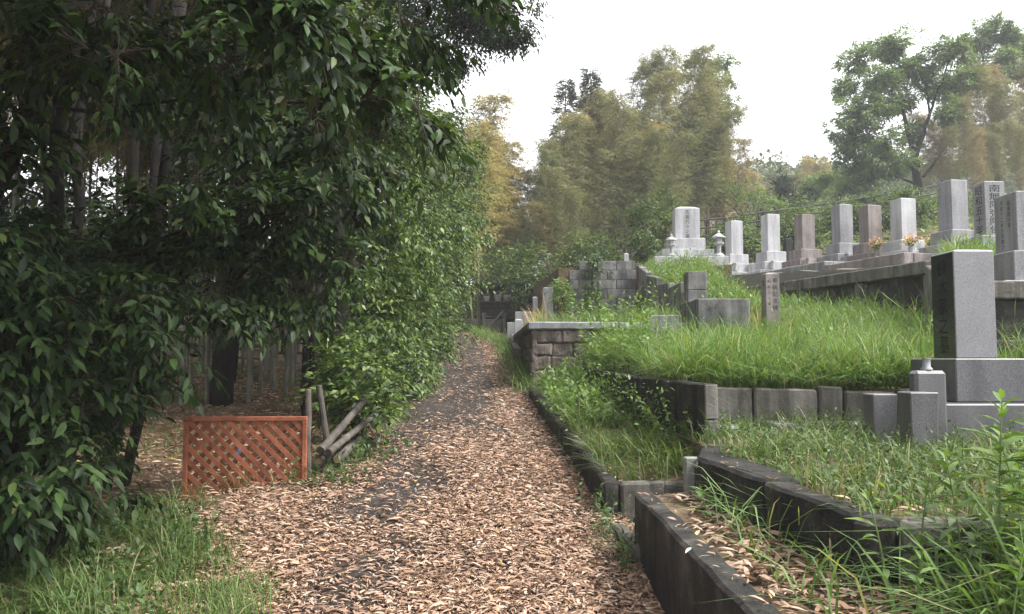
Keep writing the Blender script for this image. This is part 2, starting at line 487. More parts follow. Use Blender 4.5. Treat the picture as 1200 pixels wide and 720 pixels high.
def single_leaves(lv, pick, name, shape, mat, parent):
    """the leaves chosen by index as objects of their own"""
    P, D, N, L, W = (z[pick] for z in lv)
    wr = float(np.mean(W / L))
    ms = unit_leaves(shape, mat, wr)
    D = nrm(D); S = nrm(np.cross(D, N)); N = np.cross(S, D)
    base = Matrix(parent.matrix_basis) if parent else Matrix()
    inv = base.inverted()
    for i in range(len(P)):
        l = float(L[i])
        m = Matrix(((D[i][0] * l, S[i][0] * l, N[i][0] * l, P[i][0]), (D[i][1] * l, S[i][1] * l, N[i][1] * l, P[i][1]), (D[i][2] * l, S[i][2] * l, N[i][2] * l, P[i][2]), (0, 0, 0, 1)))
        o = link(name, ms[i % len(ms)], None, parent)
        o.matrix_basis = inv @ m

def largest(lv, n, box=(0, 0, 1200, 720)):
    x, y, f = project(lv[0])
    s = lv[3] / f
    s = np.where((x > box[0]) & (x < box[2]) & (y > box[1]) & (y < box[3]), s, -1)
    return np.argsort(-s)[:n]

def keep_rest(lv, pick):
    k = np.ones(len(lv[0]), bool); k[pick] = False
    return tuple(z[k] for z in lv)

def blades(P, h, wd, lean, base_dir=None):
    """grass blades of three joints, bending over"""
    n = len(P)
    az = rng.uniform(0, 2 * math.pi, n)
    d = np.stack([np.cos(az), np.sin(az), np.zeros(n)], 1)
    if base_dir is not None:
        d = nrm(d + np.array(base_dir))
    s = np.stack([-d[:, 1], d[:, 0], np.zeros(n)], 1)
    tw = rng.uniform(-0.8, 0.8, n)[:, None]
    s = nrm(s + d * tw)
    b = lean * rng.uniform(0.3, 1.6, n)
    V = np.zeros((n, 7, 3))
    for i, (t, wf) in enumerate(((0, 0.8), (0.38, 1.0), (0.72, 0.75), (1.0, 0))):
        out = b * t ** 2
        up = t * (1 - 0.42 * np.clip(b, 0, 1.8) * t ** 1.5)
        c = P + d * (out * h)[:, None]
        c[:, 2] += up * h
        if i < 3:
            V[:, 2 * i] = c + s * (wd * wf * 0.5)[:, None]
            V[:, 2 * i + 1] = c - s * (wd * wf * 0.5)[:, None]
        else:
            V[:, 6] = c
    return V

BF = [(0, 1, 3), (0, 3, 2), (2, 3, 5), (2, 5, 4), (4, 5, 6)]

def grass(name, P, h, wd, lean, mat, label, rnd=None, base_dir=None, parent=None):
    n = len(P)
    P = np.asarray(P, float)
    uneven = vnoise(P[:, 0] * 1.3 + 2, P[:, 1] * 1.3)
    hh = h * rng.uniform(0.45, 1.2, n) * (0.86 + 0.42 * uneven)
    hh = np.where(rng.random(n) < 0.03, hh * 1.5, hh)
    if rnd is None:
        rnd = np.clip(rng.beta(1.6, 1.9, n) + 0.13 * vnoise(P[:, 0] * 2.1, P[:, 1] * 2.1 + 5), 0, 1)
        rnd = np.where(rng.random(n) < 0.07, rng.uniform(0.88, 1, n), rnd)
    V = blades(P, hh, wd * rng.uniform(0.7, 1.3, n), lean, base_dir)
    o = link(name, tri_mesh(name, V, BF, rnd), mat, parent)
    if label:
        tag(o, label, 'grass', kind='stuff')
    return o

# ------------------------------------------------------------------ terrain
def ss(x, a, b):
    t = np.clip((np.asarray(x, float) - a) / (b - a), 0, 1)
    return t * t * (3 - 2 * t)

def vnoise(x, y):
    return (np.sin(x * 3.1 + np.sin(y * 2.3) * 1.7) + np.sin(y * 4.3 + np.sin(x * 3.7) * 1.3) + np.sin((x + y) * 6.1) * .6) / 2.6

PY = [-8, 2, 4.6, 5.3, 8, 10.5, 13, 18.5, 24, 30, 40, 60]
XR = [0.75, 0.75, 0.74, 0.66, 0.45, 0.28, 0.20, -0.15, -1.35, -2.9, -6.0, -12]
XL = [-1.2, -1.3, -1.6, -1.85, -1.72, -1.62, -1.68, -2.1, -3.2, -5.0, -8.4, -14.5]
xr = lambda y: np.interp(y, PY, XR)
xl = lambda y: np.interp(y, PY, XL)

def gz(X, Y):
    X = np.asarray(X, float); Y = np.asarray(Y, float)
    base = np.where(Y < 30, 0.1 * Y, 3 + 0.07 * (Y - 30))
    e = ss(X, 7.0, 9.5) * 1.75 * ss(Y, 4, 12)
    e = e + ss(X, 2.5, 6.0) * 1.7 * ss(Y, 21, 25) * (1 - ss(X, 7.0, 9.5))
    e = e + ss(X, 4, 22) * np.maximum(0, np.minimum(Y, 75) - 16) * 0.135 + ss(X, 4, 22) * np.maximum(0, np.minimum(Y, 170) - 75) * 0.16
    left = np.maximum(0, xl(Y) - 0.4 - X)
    e = e + 0.03 * np.minimum(left, 25) - 0.20 * ss(left, -0.3, 0.5) * ss(Y, 4.5, 6.0) * (1 - ss(Y, 7.5, 11))
    n = np.zeros(np.broadcast(X, Y).shape)
    off = np.maximum(0, np.maximum(xl(Y) - X, X - xr(Y)))
    amp = 0.05 * ss(off, 0.1, 1.2)
    n = amp * (np.sin(X * 2.1 + Y * 0.7) * 0.5 + np.sin(X * 0.9 - Y * 1.7 + 1) * 0.5 + np.sin(X * 4.3 + 2) * np.sin(Y * 3.9) * 0.4)
    return base + e + n - 0.012

def grid_sheet(name, xs, ys, zf, mat, kind='structure'):
    X, Y = np.meshgrid(xs, ys)
    Z = zf(X, Y)
    V = np.stack([X, Y, Z], -1).reshape(-1, 3)
    nx, ny = len(xs), len(ys)
    i = np.arange((ny - 1) * nx).reshape(ny - 1, nx)[:, :-1].reshape(-1)
    F = np.stack([i, i + 1, i + 1 + nx, i + nx], 1)
    me = bpy.data.meshes.new(name)
    me.from_pydata(V.tolist(), [], F.tolist())
    me.polygons.foreach_set('use_smooth', [True] * len(me.polygons))
    o = link(name, me, mat)
    tag(o, kind=kind)
    return o

xs = np.concatenate([np.linspace(-400, -42, 16), np.linspace(-40, -9, 24), np.linspace(-8, 10, 92), np.linspace(11, 60, 40), np.linspace(65, 400, 24)])
ys = np.concatenate([np.linspace(-60, -4, 10), np.linspace(-3, 26, 110), np.linspace(27, 80, 44), np.linspace(85, 400, 32)])
ground = grid_sheet('ground', xs, ys, gz, 'forest_soil')
tag(ground, 'brown leaf-strewn soil of the wooded hillside', None)

# the path: worn asphalt
py = np.concatenate([np.linspace(-6, 24, 80), np.linspace(24.5, 58, 40)])
pt = np.linspace(0, 1, 13)
PX = xl(py)[:, None] * (1 - pt) + xr(py)[:, None] * pt
PYg = np.repeat(py[:, None], 13, 1)
PZ = np.where(PYg < 30, 0.1 * PYg, 3 + 0.07 * (PYg - 30)) + 0.012 - 0.03 * (2 * pt[None] - 1) ** 4 + 0.008 * np.sin(PYg * 2.3 + PX * 3)
pv = np.stack([PX, PYg, PZ], -1).reshape(-1, 3)
pi = np.arange((len(py) - 1) * 13).reshape(-1, 13)[:, :-1].reshape(-1)
pme = bpy.data.meshes.new('path')
pme.from_pydata(pv.tolist(), [], np.stack([pi, pi + 1, pi + 14, pi + 13], 1).tolist())
path = link('path', pme, 'asphalt')
tag(path, 'grey asphalt path climbing between hedge and graves', None, kind='structure')

def bilin(q, u, v):
    a, b, c, d = (np.array(x, float) for x in q)
    u = np.asarray(u)[..., None]; v = np.asarray(v)[..., None]
    return (a * (1 - u) + b * u) * (1 - v) + (d * (1 - u) + c * u) * v

def bump2(X, Y, amp):
    return amp * (np.sin(X * 5.1 + Y * 2.3) * 0.5 + np.sin(Y * 6.7 - X * 3.1) * 0.5 + np.sin(X * 11 + 1) * np.sin(Y * 13) * 0.35)

BEDS = {}
def bed(name, key, q, label, nu=24, nv=24, amp=0.02, mat='bed_soil', drop=0.8):
    """soil fill: a quad of four corners (x, y, z), uneven on top, with sides going down behind the walls"""
    U, Vv = np.meshgrid(np.linspace(0, 1, nu + 1), np.linspace(0, 1, nv + 1))
    P = bilin(q, U, Vv)
    P[..., 2] += bump2(P[..., 0], P[..., 1], amp)
    V = P.reshape(-1, 3).tolist()
    nx = nu + 1
    F = [(j * nx + i, j * nx + i + 1, (j + 1) * nx + i + 1, (j + 1) * nx + i) for j in range(nv) for i in range(nu)]
    rim = [i for i in range(nx)] + [j * nx + nu for j in range(1, nv + 1)] + [nv * nx + i for i in range(nu - 1, -1, -1)] + [j * nx for j in range(nv - 1, 0, -1)]
    b = len(V)
    V += [[V[i][0], V[i][1], V[i][2] - drop] for i in rim]
    for k in range(len(rim)):
        k2 = (k + 1) % len(rim)
        F.append((rim[k2], rim[k], b + k, b + k2))
    me = bpy.data.meshes.new(name)
    me.from_pydata(V, [], F)
    o = link(name, me, mat)
    tag(o, label, None, kind='structure')
    BEDS[key] = (q, amp)
    return o

def bed_pts(key, n, u=(0, 1), v=(0, 1)):
    q, amp = BEDS[key]
    P = bilin(q, rng.uniform(*u, n), rng.uniform(*v, n))
    P[:, 2] += bump2(P[:, 0], P[:, 1], amp)
    return P

#               corners: near-left, near-right, far-right, far-left
bed('grave_bed', 'b0', [(0.80, 1.2, 0.70), (3.9, 1.2, 0.72), (3.9, 4.6, 0.76), (0.80, 4.62, 0.76)], 'leaf-filled strip of soil between two dark walls')
bed('grave_bed', 'b1', [(0.66, 5.36, 0.70), (1.40, 5.40, 0.78), (1.05, 10.9, 1.30), (0.32, 10.6, 1.12)], 'weedy bed between path kerb and dark wall')
bed('grave_bed', 'b2', [(1.28, 2.98, 0.93), (4.3, 2.98, 0.93), (4.3, 6.5, 0.97), (1.26, 6.5, 0.97)], 'weedy grave plot inside the broken wall')
bed('grave_bed', 'b3', [(1.40, 6.49, 1.30), (5.2, 6.49, 1.31), (5.7, 12.6, 2.20), (0.95, 11.1, 1.52)], 'terrace overgrown with tall bright grass', 30, 30, 0.03)
bed('grave_bed', 'b4', [(0.40, 11.2, 1.98), (2.7, 11.2, 2.05), (2.55, 17.0, 2.30), (0.2, 18.6, 2.02)], 'grassy plot held up by the stone masonry wall', 24, 24, 0.03)
bed('grave_bed', 'b5', [(2.80, 11.6, 2.06), (3.6, 11.6, 2.10), (4.25, 17.6, 3.66), (2.76, 17.6, 3.52)], 'grassy mound below the upper graves', 24, 24, 0.05)
bed('grave_bed', 'b9', [(3.3, 11.4, 2.04), (5.55, 11.4, 2.14), (4.35, 16.2, 2.75), (3.7, 16.4, 3.05)], 'grassy hollow at the foot of the terrace wall', 20, 20, 0.03, drop=1.2)
bed('grave_bed', 'b6', [(5.75, 11.1, 2.86), (11.0, 12.5, 2.95), (8.5, 24.5, 3.75), (1.6, 24.5, 3.75)], 'upper grave terrace behind the concrete wall', 30, 30, 0.03, 'gravel', drop=1.6)
bed('grave_bed', 'b7', [(4.75, 8.15, 2.29), (11.0, 8.15, 2.29), (11.0, 12.6, 2.93), (5.9, 11.0, 2.85)], 'upper grave plot at the right edge', 24, 24, 0.02, drop=1.2)
bed('grave_bed', 'b8', [(1.0, 17.1, 3.46), (4.7, 17.1, 3.55), (4.0, 25.0, 3.85), (0.4, 25.0, 3.6)], 'soil behind the grey block wall', 16, 16, 0.03, drop=1.5)

# ------------------------------------------------------------------ walls
# nearest low wall beside the path
t = thing('concrete_kerb', 'nearest black mossy concrete kerb along the path at bottom right', 'kerb', (0, 0, 0))
piece('kerb_block', (0.69, 4.58), (0.70, 1.95), -0.11, (0.2, 0.0), (0.80, 0.795), 'concrete_black', t)
piece('kerb_block', (0.70, 1.945), (0.71, -1.5), -0.11, (0.0, -0.2), (0.795, 0.79), 'concrete_black', t)
piece('end_block', (0.805, 4.55), (1.16, 4.60), -0.10, 0.3, (0.765, 0.78), 'concrete_black', t)
piece('footing', (0.60, 4.92), (0.67, 4.40), -0.08, 0.3, (0.555, 0.53), 'concrete_worn', t)

# second wall: grave plot with a rounded corner, top at nearly one metre
t = thing('plot_wall', 'dark stained wall with a broken corner around weedy plot', 'wall')
piece('wall_block', (1.03, 4.52), (1.135, 3.68), -0.24, 0.55, (1.00, 0.995), 'concrete_black', t)
piece('wall_block', (1.136, 3.675), (1.225, 2.98), -0.13, 0.5, (0.995, 0.985), 'concrete_black', t)
piece('corner_block', (1.222, 2.97), (1.30, 2.83), -0.16, 0.5, 0.985, 'concrete_black', t, amp=0.014, bevel=0.025)
piece('wall_block', (1.36, 2.825), (2.15, 2.84), -0.14, 0.885, 0.975, 'concrete_worn', t)
piece('wall_block', (1.36, 2.835), (2.15, 2.85), -0.12, 0.4, 0.872, 'concrete_worn', t)
piece('wall_block', (2.16, 2.84), (3.9, 2.86), -0.14, 0.885, 0.975, 'concrete_worn', t)
piece('wall_block', (2.16, 2.85), (3.9, 2.87), -0.12, 0.4, 0.872, 'concrete_worn', t)

piece('wall_block', (1.02, 4.56), (1.31, 5.57), 0.22, 0.5, (0.955, 0.97), 'concrete_black', t)
# small pale post where the two walls meet
p = link('marker_post', worn([(1.055, 4.92, 0.6), (1.145, 4.92, 0.6), (1.145, 5.01, 0.6), (1.055, 5.01, 0.6), (1.055, 4.92, 0.945), (1.145, 4.92, 0.945), (1.145, 5.01, 0.945), (1.055, 5.01, 0.945)], 0.006, 0.05, 0.002), 'concrete_pale')
tag(p, 'short pale concrete post between the dark walls', 'post')

# kerb of the lower bed along the path
t = thing('concrete_kerb', 'low dark kerb edging the path below the weedy bed', 'kerb')
kp = [(0.60, 5.30), (0.535, 6.3), (0.455, 7.4), (0.37, 8.5), (0.28, 9.6), (0.215, 10.6)]
kz = [0.755, 0.83, 0.92, 1.01, 1.10, 1.18]
for i in range(5):
    a, b = kp[i], kp[i + 1]
    piece('kerb_block', a, (a[0] + (b[0] - a[0]) * 0.992, a[1] + (b[1] - a[1]) * 0.992), 0.10, (0.1 * a[1] - 0.2, 0.1 * b[1] - 0.2), (kz[i], kz[i + 1]), 'concrete_black', t)
piece('end_block', (0.715, 5.29), (1.00, 5.33), -0.09, 0.3, (0.735, 0.745), 'concrete_worn', t)
piece('end_block', (1.004, 5.325), (1.30, 5.36), -0.09, 0.3, (0.74, 0.75), 'concrete_worn', t)

# tall dark wall between bed and plot
t = thing('retaining_wall', 'tall black-stained wall with a pale end behind the small post', 'wall')
piece('wall_block', (1.335, 5.62), (1.28, 6.2), 0.085, 0.6, (1.37, 1.375), 'concrete_black', t)
piece('wall_block', (1.278, 6.205), (1.10, 7.4), 0.085, 0.7, (1.375, 1.385), 'concrete_black', t)
piece('wall_block', (1.098, 7.405), (0.86, 9.6), 0.085, 0.8, (1.385, 1.44), 'concrete_black', t)
piece('end_block', (1.338, 5.588), (1.428, 5.60), -0.025, 0.6, 1.12, 'concrete_worn', t, bevel=0.006, amp=0.003)
piece('end_block', (1.338, 5.590), (1.428, 5.602), -0.025, 1.126, 1.366, 'concrete_worn', t, bevel=0.006, amp=0.003)

# grey panels holding the grassy terrace
t = thing('retaining_wall', 'row of grey concrete panels below the tall grass', 'wall')
for a, b, zt in ((1.50, 1.905, 1.325), (1.925, 2.42, 1.315), (2.44, 2.62, 1.33), (2.64, 3.05, 1.29), (3.07, 3.8, 1.31), (3.82, 4.6, 1.32), (4.62, 5.3, 1.31)):
    piece('panel', (a, 6.40), (b, 6.40), -0.08, 0.8, (zt, zt - 0.01), 'concrete_worn', t)
t = thing('stone_step', 'leaf-covered stone step before the grey panels', 'step')
piece('slab', (1.95, 6.02), (2.75, 6.05), -0.32, 0.8, 1.06, 'concrete_worn', t)
piece('slab', (1.52, 6.12), (1.80, 6.14), -0.22, 0.8, 1.03, 'concrete_pale', t)

# masonry plot with slab on top
t = thing('masonry_wall', 'rough stone plot wall capped with a grey slab beside the path', 'wall')
core = MB()
core.box(0.30, 2.66, 11.06, 11.3, 0.8, 1.93)
core.build('core', 'mortar', t)
core = MB()
core.add([(0.30, 11.06, 0.8), (0.52, 11.06, 0.8), (0.32, 18.5, 1.4), (0.10, 18.5, 1.4), (0.30, 11.06, 1.93), (0.52, 11.06, 1.93), (0.32, 18.5, 1.93), (0.10, 18.5, 1.93)],
         [(0, 3, 2, 1), (4, 5, 6, 7), (0, 1, 5, 4), (1, 2, 6, 5), (2, 3, 7, 6), (3, 0, 4, 7)])
core.build('core', 'mortar', t)
def rubble(fx, length, z0, z1, rows, first, mat):
    """uneven stones on a face: fx(s, d) -> xy at distance s along the face and depth d out of it"""
    z = z0
    for r_ in range(rows):
        h = (z1 - z0) / rows * random.uniform(0.9, 1.1) if r_ < rows - 1 else z1 - z
        s = 0.0
        while s < length - 0.05:
            l = min(random.uniform(0.22, 0.46), length - s)
            if length - s - l < 0.12:
                l = length - s
            d = random.uniform(0.015, 0.045)
            g = 0.003
            a0, a1 = fx(s + g, d), fx(s + l - g, d)
            b0, b1 = fx(s + g, -0.05), fx(s + l - g, -0.05)
            c8 = [(*a0, z + g), (*a1, z + g), (*b1, z + g), (*b0, z + g), (*a0, z + h - g), (*a1, z + h - g), (*b1, z + h - g), (*b0, z + h - g)]
            link('stone', worn(c8, 0.022, 0.06, 0.018, 7, random.random() * 90), mat, t)
            s += l
        z += h
rubble(lambda s, d: (0.27 + s, 11.06 - d), 1.9, 0.98, 1.94, 5, 0, 'masonry')
rubble(lambda s, d: (0.30 - d - s * 0.0269, 11.02 + s), 5.2, 1.05, 1.94, 4, 0, 'masonry')
piece('coping', (0.22, 10.98), (1.45, 10.98), -0.34, 1.945, 2.045, 'granite_mid', t)
piece('coping', (1.46, 10.985), (2.66, 11.0), -0.34, 1.945, 2.04, 'granite_mid', t)
piece('coping', (0.215, 11.33), (0.10, 14.8), 0.32, 1.945, 2.045, 'concrete_worn', t)
piece('coping', (0.098, 14.81), (-0.02, 18.5), 0.32, 1.945, 2.045, 'concrete_worn', t)

p = piece('kerb_stone', (0.04, 13.6), (-0.02, 15.4), 0.12, 1.0, (1.72, 1.86), 'concrete_worn')
tag(p, 'upright worn kerb stone half hidden in path-side grass', 'kerb')

# grey block wall facing the camera
t = thing('block_wall', 'tall grey concrete block wall with a vine before the bamboo', 'wall')
bx0, bw, bh = 1.22, 0.395, 0.193
c = MB(); c.box(1.40, 2.62, 17.03, 17.12, 2.0, 3.50); c.box(1.24, 1.41, 17.03, 17.12, 2.0, 3.33); c.build('core', 'mortar', t)
for r_ in range(8):
    z = 2.02 + r_ * (bh + 0.006)
    off = 0.2 if r_ % 2 else 0.0
    x = bx0 - off
    while x < 2.62:
        a, b = max(x, bx0), min(x + bw, 2.63)
        if b - a > 0.06 and not (r_ == 7 and a < 1.38):
            piece('block', (a, 16.95 + random.uniform(-.004, .004)), (b - 0.007, 16.95 + random.uniform(-.004, .004)), -0.10, z, z + bh, 'block_grey', t, bevel=0.007, amp=0.003)
        x += bw + 0.004
# side wall stepping down towards the camera
t = thing('block_wall', 'low stepped block wall running down to a square pillar', 'wall')
for i, (y0, y1, z0, z1) in enumerate(((16.9, 15.9, 3.50, 3.26), (15.89, 14.9, 3.20, 3.05), (14.89, 13.9, 2.92, 2.86), (13.89, 12.95, 2.76, 2.78))):
    piece('block', (2.64 + (17 - y0) * 0.02, y0), (2.64 + (17 - y1) * 0.02, y1), -0.14, 1.8, (z0 * 0.5 + 0.95, z1 * 0.5 + 0.95), 'block_grey', t)
    piece('block', (2.64 + (17 - y0) * 0.02, y0), (2.64 + (17 - y1) * 0.02, y1), -0.14, (z0 * 0.5 + 0.957, z1 * 0.5 + 0.957), (z0, z1), 'block_grey', t)
t = thing('wall_pillar', 'square grey block pillar at the foot of the stepped wall', 'pillar')
for k in range(3):
    piece('block', (2.66, 12.1), (2.95, 12.1), -0.30, 2.0 + k * 0.29, 2.283 + k * 0.29, 'block_grey', t, bevel=0.01)
t = thing('grave_kerb', 'dark granite kerb box rising from the grass beside inscribed pillar', 'kerb')
piece('kerb_block', (2.42, 10.45), (3.10, 10.45), -0.12, 1.7, 2.33, 'block_grey', t)
piece('kerb_block', (2.42, 10.575), (2.40, 11.4), 0.12, 1.7, 2.33, 'block_grey', t)
p = piece('grave_kerb', (1.72, 10.2), (2.12, 10.2), -0.14, 1.6, 2.10, 'block_grey')
tag(p, 'small low grey kerb half sunk in grass before block wall', 'kerb')

# long concrete terrace wall
TD = Vector((-0.293, 0.956, 0)); TN = Vector((0.956, 0.293, 0)); TO = Vector((5.66, 10.95, 0))
def tp(s, d=0.0):
    v = TO + TD * s + TN * d
    return (v.x, v.y)
t = thing('terrace_wall', 'long weathered concrete beam wall holding the upper graves', 'wall')
for k in range(4):
    piece('coping', tp(k * 1.35), tp(k * 1.35 + 1.343), 0.26, (2.70, 2.70), (2.885, 2.885), 'concrete_worn', t)
    piece('panel', tp(k * 1.35 + 0.1, 0.08), tp(k * 1.35 + 1.25, 0.08), 0.10, 1.9, 2.694, 'concrete_black', t)
for k in range(5):
    piece('post', tp(k * 1.35 - 0.09, 0.03), tp(k * 1.35 + 0.09, 0.03), 0.16, 1.9, 2.692, 'concrete_worn', t)
# wall of the right-hand plot
t = thing('terrace_wall', 'dark plot wall with grey coping behind the nearest headstone', 'wall')
piece('coping', (4.55, 7.98), (6.3, 7.98), -0.24, 2.14, 2.32, 'concrete_worn', t)
piece('coping', (6.31, 7.98), (9.0, 7.98), -0.24, 2.14, 2.32, 'concrete_worn', t)
piece('coping', (4.56, 8.23), (5.58, 10.8), 0.22, 2.14, (2.32, 2.80), 'concrete_worn', t)
piece('panel', (4.60, 8.06), (5.4, 8.06), -0.10, 1.3, 2.135, 'concrete_black', t)
piece('panel', (5.41, 8.06), (6.6, 8.06), -0.10, 1.3, 2.135, 'concrete_black', t)
piece('panel', (6.61, 8.06), (9.0, 8.06), -0.10, 1.3, 2.135, 'concrete_black', t)
piece('panel', (4.62, 8.3), (5.6, 10.8), 0.10, 1.3, (2.13, 2.13), 'concrete_black', t)
p = piece('grave_kerb', (4.15, 7.2), (7.5, 7.2), -0.16, 1.3, 1.71, 'concrete_black')
tag(p, 'low black kerb behind the nearest headstone', 'kerb')

# ------------------------------------------------------------------ graves
_glyph = {}
def glyph(ch):
    if ch not in _glyph:
        c = bpy.data.curves.new('glyph', 'FONT')
        c.body = ch
        c.resolution_u = 2
        o = bpy.data.objects.new('glyph', c)
        col.objects.link(o)
        bpy.context.view_layer.update()
        m = o.evaluated_get(bpy.context.evaluated_depsgraph_get()).to_mesh()
        _glyph[ch] = ([(v.co.x - 0.5, v.co.y - 0.38) for v in m.vertices], [tuple(p.vertices) for p in m.polygons])
        bpy.data.objects.remove(o); bpy.data.curves.remove(c)
    return _glyph[ch]

def inscription(parent, text, face, plane, cx, z_top, size, pitch, stretch=1.0, mat='engraving'):
    """a column of characters lying 1.5 mm off the stone's face ('left' or 'front'), in the stone's own frame"""
    b = MB()
    for i, ch in enumerate(text):
        vs, fs = glyph(ch)
        zc = z_top - (i + 0.5) * pitch
        if face == 'left':
            b.add([(plane - 0.0015, cx - x * size, zc + y * size * stretch) for x, y in vs], fs)
        else:
            b.add([(cx + x * size, plane - 0.0015, zc + y * size * stretch) for x, y in vs], fs)
    return b.build('inscription', mat, parent)

def headstone_mesh(w_, d_, z0, h, dome=0.02):
    """upright shaft with a very low hipped top and chamfered edges"""
    b = MB()
    a, c = w_ / 2, d_ / 2
    vs = [(-a, -c, z0), (a, -c, z0), (a, c, z0), (-a, c, z0), (-a, -c, z0 + h), (a, -c, z0 + h), (a, c, z0 + h), (-a, c, z0 + h),
          (-a * .5, -c * .5, z0 + h + dome), (a * .5, -c * .5, z0 + h + dome), (a * .5, c * .5, z0 + h + dome), (-a * .5, c * .5, z0 + h + dome)]
    b.add(vs, [(0, 3, 2, 1), (0, 1, 5, 4), (1, 2, 6, 5), (2, 3, 7, 6), (3, 0, 4, 7), (4, 5, 9, 8), (5, 6, 10, 9), (6, 7, 11, 10), (7, 4, 8, 11), (8, 9, 10, 11)])
    return b.mesh('headstone', 0.005)

def slab_mesh(x0, x1, y0, y1, z0, z1, bevel=0.008):
    b = MB(); b.box(x0, x1, y0, y1, z0, z1)
    return b.mesh('slab', bevel)

def gravestone(label, loc, rz, w_, d_, h, mat, bases, group=None, front=None, left=None, vases=None, dome=0.02, flowers=False, text_size=0.6, bmat=None):
    """bases: list of (width, depth, height) from the ground up, then the shaft"""
    g = thing('gravestone', label, 'gravestone', loc, rz, group)
    z = -0.12
    names = ['foot_slab', 'lower_base', 'upper_base', 'shaft_seat']
    for i, (bw_, bd_, bh_) in enumerate(bases):
        hh = bh_ + (0.12 if i == 0 else 0)
        link(names[i], slab_mesh(-bw_ / 2, bw_ / 2, -bd_ / 2, bd_ / 2, z, z + hh), bmat or mat, g)
        z += hh + 0.002
    hs_ = link('headstone', headstone_mesh(w_, d_, z, h, dome), mat, g)
    if front:
        n = len(front)
        inscription(hs_, front, 'front', -d_ / 2, 0, z + h * 0.95, w_ * text_size, h * 0.9 / n, min(1.15, h * 0.9 / n / (w_ * text_size)))
    if left:
        n = len(left)
        inscription(hs_, left, 'left', -w_ / 2, 0, z + h * 0.95, d_ * text_size, h * 0.9 / n, min(1.15, h * 0.9 / n / (d_ * text_size)))
    if vases:
        for sx in (-1, 1):
            v = MB(); v.lathe([(0.045, 0), (0.05, 0.05), (0.038, 0.08), (0.045, 0.2), (0.05, 0.22), (0.035, 0.22), (0.03, 0.15)], 10, (sx * vases[0], vases[1], vases[2]))
            vo = v.build('flower_vase', mat, g, smooth=True)
            if flowers:
                P = np.tile(np.array([[sx * vases[0], vases[1], vases[2] + 0.2]]), (26, 1))
                D = nrm(rng.normal(0, 0.35, (26, 3)) + UP)
                lv = twig_leaves(P, D, 0.16, 4, 0.07, 0.4, 0.1)
                leaves('flower_leaves', lv, 'weed_leaf', 'l', vo)
                P2 = np.tile(np.array([[sx * vases[0], vases[1], vases[2] + 0.34]]), (60, 1)) + rng.normal(0, 0.05, (60, 3))
                D2 = sphere_dirs(60)
                leaves('blossom', (P2, D2, sphere_dirs(60), np.full(60, 0.05), np.full(60, 0.04)), 'petal', 'l', vo)
    return g

# nearest grave, dark granite, inscription towards the path
g1 = thing('gravestone', 'nearest dark grey granite headstone with inscription facing the path', 'gravestone', (3.24, 5.76, 0.95))
link('foot_slab', slab_mesh(-0.42, 0.75, -0.48, 0.45, -0.15, 0.30), 'granite_base', g1)
link('upper_base', slab_mesh(-0.235, 0.55, -0.30, 0.32, 0.302, 0.598), 'granite_base', g1)
hs1 = link('headstone', headstone_mesh(0.285, 0.30, 0.60, 0.755, 0.018), 'granite_dark', g1)
b = MB(); b.box(-0.1445, -0.141, -0.145, 0.145, 0.605, 1.345)  # thin plate: its near-black colour paints in the shade on the path-facing side
pf = b.build('polished_shade_face', 'granite_polished_shade', hs1)
inscription(hs1, '鈴木家之墓', 'left', -0.1445, 0.0, 1.315, 0.135, 0.137, 1.0, 'carved')
# flower and incense block with a steel vase before it
b = MB(); b.box(-0.66, -0.455, -0.60, -0.50, -0.1, 0.52)
io = b.build('incense_block', 'granite_base', g1, 0.02)
b = MB(); b.lathe([(0.036, 0.52), (0.036, 0.532), (0.024, 0.545), (0.024, 0.595), (0.028, 0.60), (0.021, 0.60), (0.019, 0.56)], 14, (-0.56, -0.55, 0)); b.build('vase_insert', 'steel', io, smooth=True)
# two tapered plot posts
for lab, x, y, wt, ht in (('tapered granite post nearest the camera before the nearest headstone', 2.47, 4.92, 0.17, 0.415), ('shorter tapered granite post farther left before the nearest headstone', 2.44, 5.36, 0.16, 0.385)):
    o = thing('plot_post', lab, 'post', (x, y, 0.93))
    b = MB()
    k = wt / 2
    b.add([(-k * .82, -k * .8, -.15), (k * .82, -k * .8, -.15), (k * .82, k * .8, -.15), (-k * .82, k * .8, -.15), (-k * 1.02, -k, ht), (k * 1.02, -k, ht), (k * 1.02, k, ht), (-k * 1.02, k, ht)],
          [(0, 3, 2, 1), (4, 5, 6, 7), (0, 1, 5, 4), (1, 2, 6, 5), (2, 3, 7, 6), (3, 0, 4, 7)])
    b.build('post_shaft', 'granite_base', o, 0.006)
    b = MB(); b.box(-k * 1.3, k * 1.3, -k * 1.3, k * 1.3, -0.15, 0.02); b.build('post_foot', 'granite_base', o, 0.006)

# right edge grave on the upper plot, and the one behind it
g2 = gravestone('wide grey headstone cut off by the right picture edge', (5.68, 8.85, 2.31), 0, 0.40, 0.40, 0.66, 'granite_mid', [(0.98, 0.86, 0.06), (0.62, 0.60, 0.33)], front='先祖代々之墓', text_size=0.42)
inscription([c_ for c_ in g2.children if c_.name.startswith('headstone')][0], '平成十二年六月建之', 'left', -0.2, 0.06, 1.0, 0.055, 0.062)
inscription([c_ for c_ in g2.children if c_.name.startswith('headstone')][0], '昭和四十年', 'left', -0.2, -0.07, 0.98, 0.055, 0.062)
gravestone('pale headstone half hidden by tall grass behind the right edge grave', (6.98, 11.65, 2.90), 0, 0.29, 0.30, 0.80, 'granite_mid', [(0.85, 0.85, 0.12), (0.55, 0.55, 0.28)], front='南無阿弥陀佛', left='昭和五十年', text_size=0.62)

